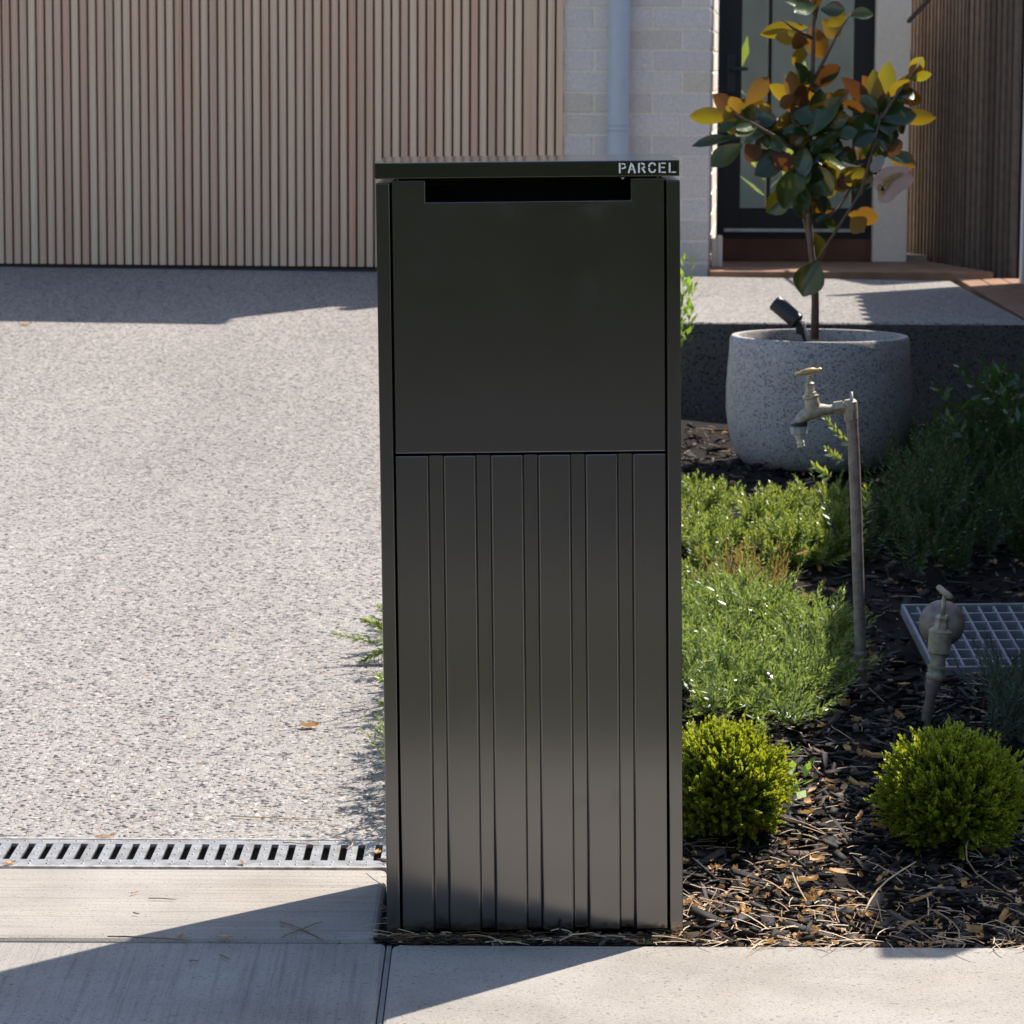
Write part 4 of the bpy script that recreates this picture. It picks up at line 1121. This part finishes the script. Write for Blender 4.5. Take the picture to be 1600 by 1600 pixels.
def dry_leaf(P, size, rot, label, group=None, curl=.5, tilt=(0, 0), wr=.55, seed=0):
    q = random.Random(seed); SEG_ = 8; vs = []; fs = []
    for i in range(SEG_ + 1):
        t = i / SEG_; w = size * wr * .5 * (math.sin(math.pi * min(1, t * .96 + .02)) ** .7) * (1 + q.uniform(-.12, .12))
        for k in (-1, -.5, 0, .5, 1):
            vs.append((size * (t - .5), w * k, size * curl * (.22 * (abs(k) ** 2) * (.6 + q.uniform(0, .4)) + .35 * (t - .5) ** 2) + q.uniform(-.02, .02) * size + .001))
    for i in range(SEG_):
        for k in range(4): a = i * 5 + k; fs.append((a, a + 1, a + 6, a + 5))
    m = MB(); m.add(vs, fs)
    m.tube([(-size*.5, 0, .001 + size*curl*.09), (-size*.72, size*.06, .004)], [size*.018, size*.012], 5)
    o = m.build_local("fallen_leaf", M['dryleaf'], smooth=True)
    o.location = P; o.rotation_euler = (tilt[0], tilt[1], rot)
    return tag(o, label, "leaf", group)
def bedp(px, py, h=.021): 
    p = on(px, py, BED_A - .02, BED_B); return Vector((p.x, p.y, gz(p.x, p.y) + h))
dry_leaf(on(484, 1139, DRV_A, DRV_B) + Vector((0, 0, .004)), .036, .2, "curled tan leaf lying alone on the driveway left of the parcel box", curl=.9, tilt=(-.5, 0), seed=1)
dry_leaf(on(40, 508, DRV_A, DRV_B) + Vector((0, 0, .003)), .045, .1, "small brown leaf on the driveway at the edge of the house shade", seed=2)
dry_leaf(on(283, 1466, 0) + Vector((0, 0, .002)), .017, 1.2, "tiny dry leaf on the joint between concrete strip and footpath", curl=1.0, seed=3)
dry_leaf(on(352, 1467, 0) + Vector((0, 0, .002)), .022, .1, "pale flat leaf scrap on the shaded concrete joint", curl=.4, seed=4)
dry_leaf(on(590, 1335, 0) + Vector((0, 0, .002)), .024, 1.4, "orange leaf scrap caught in the last drain slot by the parcel box", curl=.7, seed=5)
dry_leaf(on(16, 1352, 0) + Vector((0, 0, .002)), .02, .6, "small brown leaf on the drain edge at the left of the picture", curl=.8, seed=6)
dry_leaf(on(377, 1352, 0) + Vector((0, 0, .003)), .02, 2.0, "small upright brown leaf on the drain's front edge", curl=.8, tilt=(.5, 0), seed=7)
dry_leaf(on(165, 1310, DRV_A, DRV_B) + Vector((0, 0, .002)), .03, .1, "thin orange leaf on the driveway edge behind the drain", wr=.2, seed=8)
dry_leaf(at(1093, 818, on(1093, 835, BED_A, BED_B).y) + Vector((0, 0, .0)), .052, .1, "oval brown leaf resting on the groundcover beside the parcel box", curl=.2, tilt=(-.35, 0), wr=.7, seed=9)
for k, (px, py, s_, ro) in enumerate([(1340,1145,.036,1.2),(1362,1200,.045,.4),(1375,1320,.040,.3),(1395,1325,.042,2.6),(1325,1190,.030,1.9),(1285,1150,.022,.7),(1260,1295,.030,2.4),(1300,1230,.028,.3),(1320,1245,.034,1.5),(1350,1245,.026,2.2),(1278,1370,.040,2.0),(1262,1400,.045,.6),(1310,1385,.034,.2),(1078,1440,.034,1.0),(1345,1300,.030,1.1),(1440,1425,.040,.3),(1375,1395,.030,1.3),(1225,1370,.024,.3),(1480,1310,.04,1.7),(1515,1320,.036,1.2),(1540,1290,.03,.4),(1200,1290,.026,.5),(1270,1245,.024,.9),(1085,1300,.035,1.4),(1385,1140,.018,.2)]):
    dry_leaf(bedp(px, py), s_, ro, "curled tan dry leaf lying on the dark bark mulch at the front of the bed", "dry leaves on the front mulch", curl=random.uniform(.5, 1.1), tilt=(random.uniform(-.5, .3), random.uniform(-.3, .3)), wr=random.uniform(.35, .6), seed=20 + k)
for k, (px, py, s_, ro) in enumerate([(1225,895,.034,.4),(1200,888,.036,1.6),(1180,890,.03,.3),(1255,905,.04,.8),(1140,880,.036,2.2),(1270,985,.04,.3),(1255,975,.034,1.9),(1245,1000,.05,.1),(1160,945,.026,.6)]):
    dry_leaf(bedp(px, py, .06), s_, ro, "curled orange dry leaf caught between the two groundcovers", "dry leaves between the groundcovers", curl=random.uniform(.5, 1.0), tilt=(random.uniform(-.6, .1), random.uniform(-.3, .3)), seed=60 + k)
for k, (px, py, s_, ro) in enumerate([(1412,1083,.028,.2),(1440,905,.022,.5),(1465,897,.026,.1),(1575,935,.02,.3),(1390,1078,.018,1.0),(1525,1068,.02,.2),(1530,1045,.02,.8)]):
    dry_leaf(bedp(px, py), s_, ro, "pale dry leaf on the deeply shaded mulch around the pit cover", "dry leaves in the shade", curl=.6, seed=80 + k)

def twig(p0, p1, r, label, group=None, bend=.05, mat='twig', seed=0):
    q = random.Random(seed); p0 = Vector(p0); p1 = Vector(p1); d = p1 - p0; s = Vector((-d.y, d.x, 0)) * bend
    m = MB(); m.tube([p0 + d * t + s * math.sin(math.pi * t) + Vector((0, 0, q.uniform(0, .002))) for t in (0, .2, .4, .6, .8, 1)], [r, r*1.1, r, r*.95, r*.85, r*.5], 6)
    me = m.build("twig", M[mat], smooth=True)
    return tag(me, label, "twig", group)
zp = Vector((0, 0, .0035))
def ftp(px, py): 
    p = on(px, py, -CB * YP - .004, CB); return p + zp if p.y < YP else on(px, py, 0) + zp
twig(ftp(437, 1444), ftp(512, 1478), .0014, "straight dry twig, the left one of the crossed pair on the shaded concrete", seed=1)
twig(ftp(440, 1470), ftp(504, 1445), .0013, "dry twig crossing over the other on the shaded concrete", seed=2)
twig(ftp(168, 1467), ftp(300, 1474), .0012, "long thin twig lying along the concrete joint", bend=.03, seed=3)
twig(on(232, 1407, 0) + zp, on(276, 1409, 0) + zp, .001, "short brown twig on the sunlit concrete strip", seed=4)
twig(on(205, 1400, 0) + zp, on(219, 1396, 0) + zp, .0011, "tiny pale straw piece on the sunlit concrete strip", mat='straw', seed=5)
twig(on(208, 1431, 0) + zp, on(218, 1431, 0) + zp, .0013, "tiny dark twig scrap near the shadow edge on the concrete strip", seed=6)
twig(on(362, 1278, DRV_A, DRV_B) + zp, on(515, 1284, DRV_A, DRV_B) + zp, .0011, "long tan straw lying on the driveway just behind the drain", bend=-.03, mat='straw', seed=7)
twig(on(442, 1320, 0) + zp, on(502, 1325, 0) + zp, .0011, "thin straw lying across the drain slots", mat='straw', seed=8)
twig(on(527, 1310, 0) + zp, on(541, 1330, 0) + zp, .0013, "short bent straw hooked on the drain's right end", bend=.2, mat='straw', seed=9)
twig(ftp(343, 1496), ftp(358, 1503), .0013, "small dark twig chip on the shaded footpath", seed=10)
twig(ftp(296, 1506), ftp(311, 1505), .0013, "second small dark chip on the shaded footpath, nearer left", seed=11)
twig(bedp(1165, 1300, .03), bedp(1290, 1360, .05), .0012, "thin pale stalk arching over the mulch right of the parcel box", mat='straw', bend=.1, seed=12)
twig(bedp(1350, 1460, .03), bedp(1430, 1400, .05), .0016, "pale dry stalk leaning over the mulch near the footpath", mat='straw', bend=.06, seed=13)
twig(bedp(1450, 1440, .03) , ftp(1495, 1488) + Vector((0, 0, .004)), .0013, "thin reddish stalk reaching out over the footpath edge", bend=.1, seed=14)
twig(bedp(1515, 1350, .05), bedp(1590, 1435, .03), .0012, "grey bare stem lying across the shaded mulch at the right edge", bend=-.12, seed=15)
twig(bedp(1120, 1385, .02), bedp(1320, 1410, .02), .0011, "long pale straw lying across the bark mulch", mat='straw', bend=.02, seed=16)
# litter trapped between box and footpath
n = 300; xs_ = rng.uniform(-.205, .29, n); ys2 = rng.uniform(YP - .004, YB - .006, n); P = np.stack([xs_, ys2, rng.uniform(-.007, .002, n)], -1)
az = np.where(rng.uniform(size=n) < .75, rng.normal(0, .45, n), rng.uniform(0, 6.28, n)); L = np.exp(rng.normal(-3.4, .5, n)); hw_ = rng.uniform(.0005, .0013, n)
d = np.stack([np.cos(az), np.sin(az) * .4, np.abs(rng.normal(0, .10, n))], -1); s = unit(np.cross(d, np.array([0, 0, 1.0]))); bend = rng.normal(0, .3, n)
C = [P - d * (L * .5)[:, None] + d * (L * t)[:, None] + np.array([0, 0, 1.0]) * (np.abs(bend) * L * t * (1 - t))[:, None] for t in (0, .35, .7, 1.0)]
Vv = np.concatenate([np.stack([c - s * hw_[:, None], c + s * hw_[:, None] + np.array([0, 0, .0012])], 1) for c in C], 1)
base = np.arange(n)[:, None] * 8
F = np.concatenate([base + np.array([2*i, 2*i+1, 2*i+3, 2*i+2])[None] for i in range(3)])
tag(np_mesh("grass_litter", Vv.reshape(-1, 3), F, M['straw']), "dry grass litter packed along the foot of the parcel box", "litter", kind="stuff")
n = 150; Pq = np.stack([rng.uniform(-.2, .29, n), rng.uniform(YP - .004, YB - .004, n), rng.uniform(-.007, .001, n)], -1)
V, F = chips(Pq, rng.uniform(.008, .035, n), rng.uniform(.003, .010, n), rng.uniform(.002, .005, n), .3)
tag(np_mesh("bark_crumbs", V, F, M['chip']), "dark bark crumbs along the foot of the parcel box", "mulch", kind="stuff")
m = MB(); m.box(-.204, .30, YP + .0, YB + .02, -.06, -.006); tag(m.build("edge_soil", M['soil']), kind="structure")

# ================================================================= ACROSS THE STREET (mirrored in the box, fills the shade)
oh = thing("opposite_house", (3, -31, -.2), "pale rendered house across the street behind the viewer", "house")
m = MB(); m.box(-22, 24, -39, -31, -.2, 5.6); m.build("wall", M['white_paint'], oh)
m = MB(); m.prism([(-22.5, -39.5), (24.5, -39.5), (24.5, -30.6), (-22.5, -30.6)], 5.6, 5.8); m.build("roof", M['parapet'], oh)
for x0 in (-18, -9, -3, 4, 11, 19):
    m = MB(); m.box(x0, x0 + 2.2, -31.0, -30.95, .8, 2.3); m.build("window", M['frame_black'], oh)
hd = thing("hedge", (0, -9.6, -.2), "clipped green hedge across the road in front of the rendered house", "hedge")
n = 14000
P = np.stack([rng.uniform(-16, 16, n), -9.6 + rng.uniform(-.6, .6, n), rng.uniform(-.2, 2.1, n)], -1)
V, F = leaves_to_mesh(P, unit(rng.normal(size=(n, 3))), unit(rng.normal(size=(n, 3))), .26, .16)
np_mesh("foliage", V, F, M['darkshrub'], hd)
m = MB(); m.box(-15.8, 15.8, -10.0, -9.2, -.2, 1.9); m.build("inner_twigs", M['conifer_in'], hd)
def street_tree(x, y, h, r, label):
    t = thing("street_tree", (x, y, -.2), label, "tree", "street trees across the road")
    m = MB(); m.tube([(x, y, -.3), (x + .1, y, h * .3), (x, y + .1, h * .6), (x + .1, y, h * .9)], [.2, .16, .11, .03], 10); m.build("trunk", M['bark'], t, smooth=True)
    n = 5000; dd_ = unit(rng.normal(size=(n, 3))); rad = rng.uniform(.3, 1, n) ** .5
    lump = 1 + .25 * np.sin(5 * dd_[:, 0]) * np.cos(4 * dd_[:, 1] + 1)
    P = np.array([x, y, h * .62]) + dd_ * (rad * lump)[:, None] * np.array([r, r, h * .42])
    V, F = leaves_to_mesh(P, unit(rng.normal(size=(n, 3))), unit(rng.normal(size=(n, 3))), .34, .22)
    np_mesh("crown", V, F, M['darkshrub'], t)
street_tree(-5.5, -10.5, 5.5, 2.2, "leafy street tree across the road, left of the other")
street_tree(4.0, -11.5, 6.0, 2.6, "larger leafy street tree across the road, right of the other")
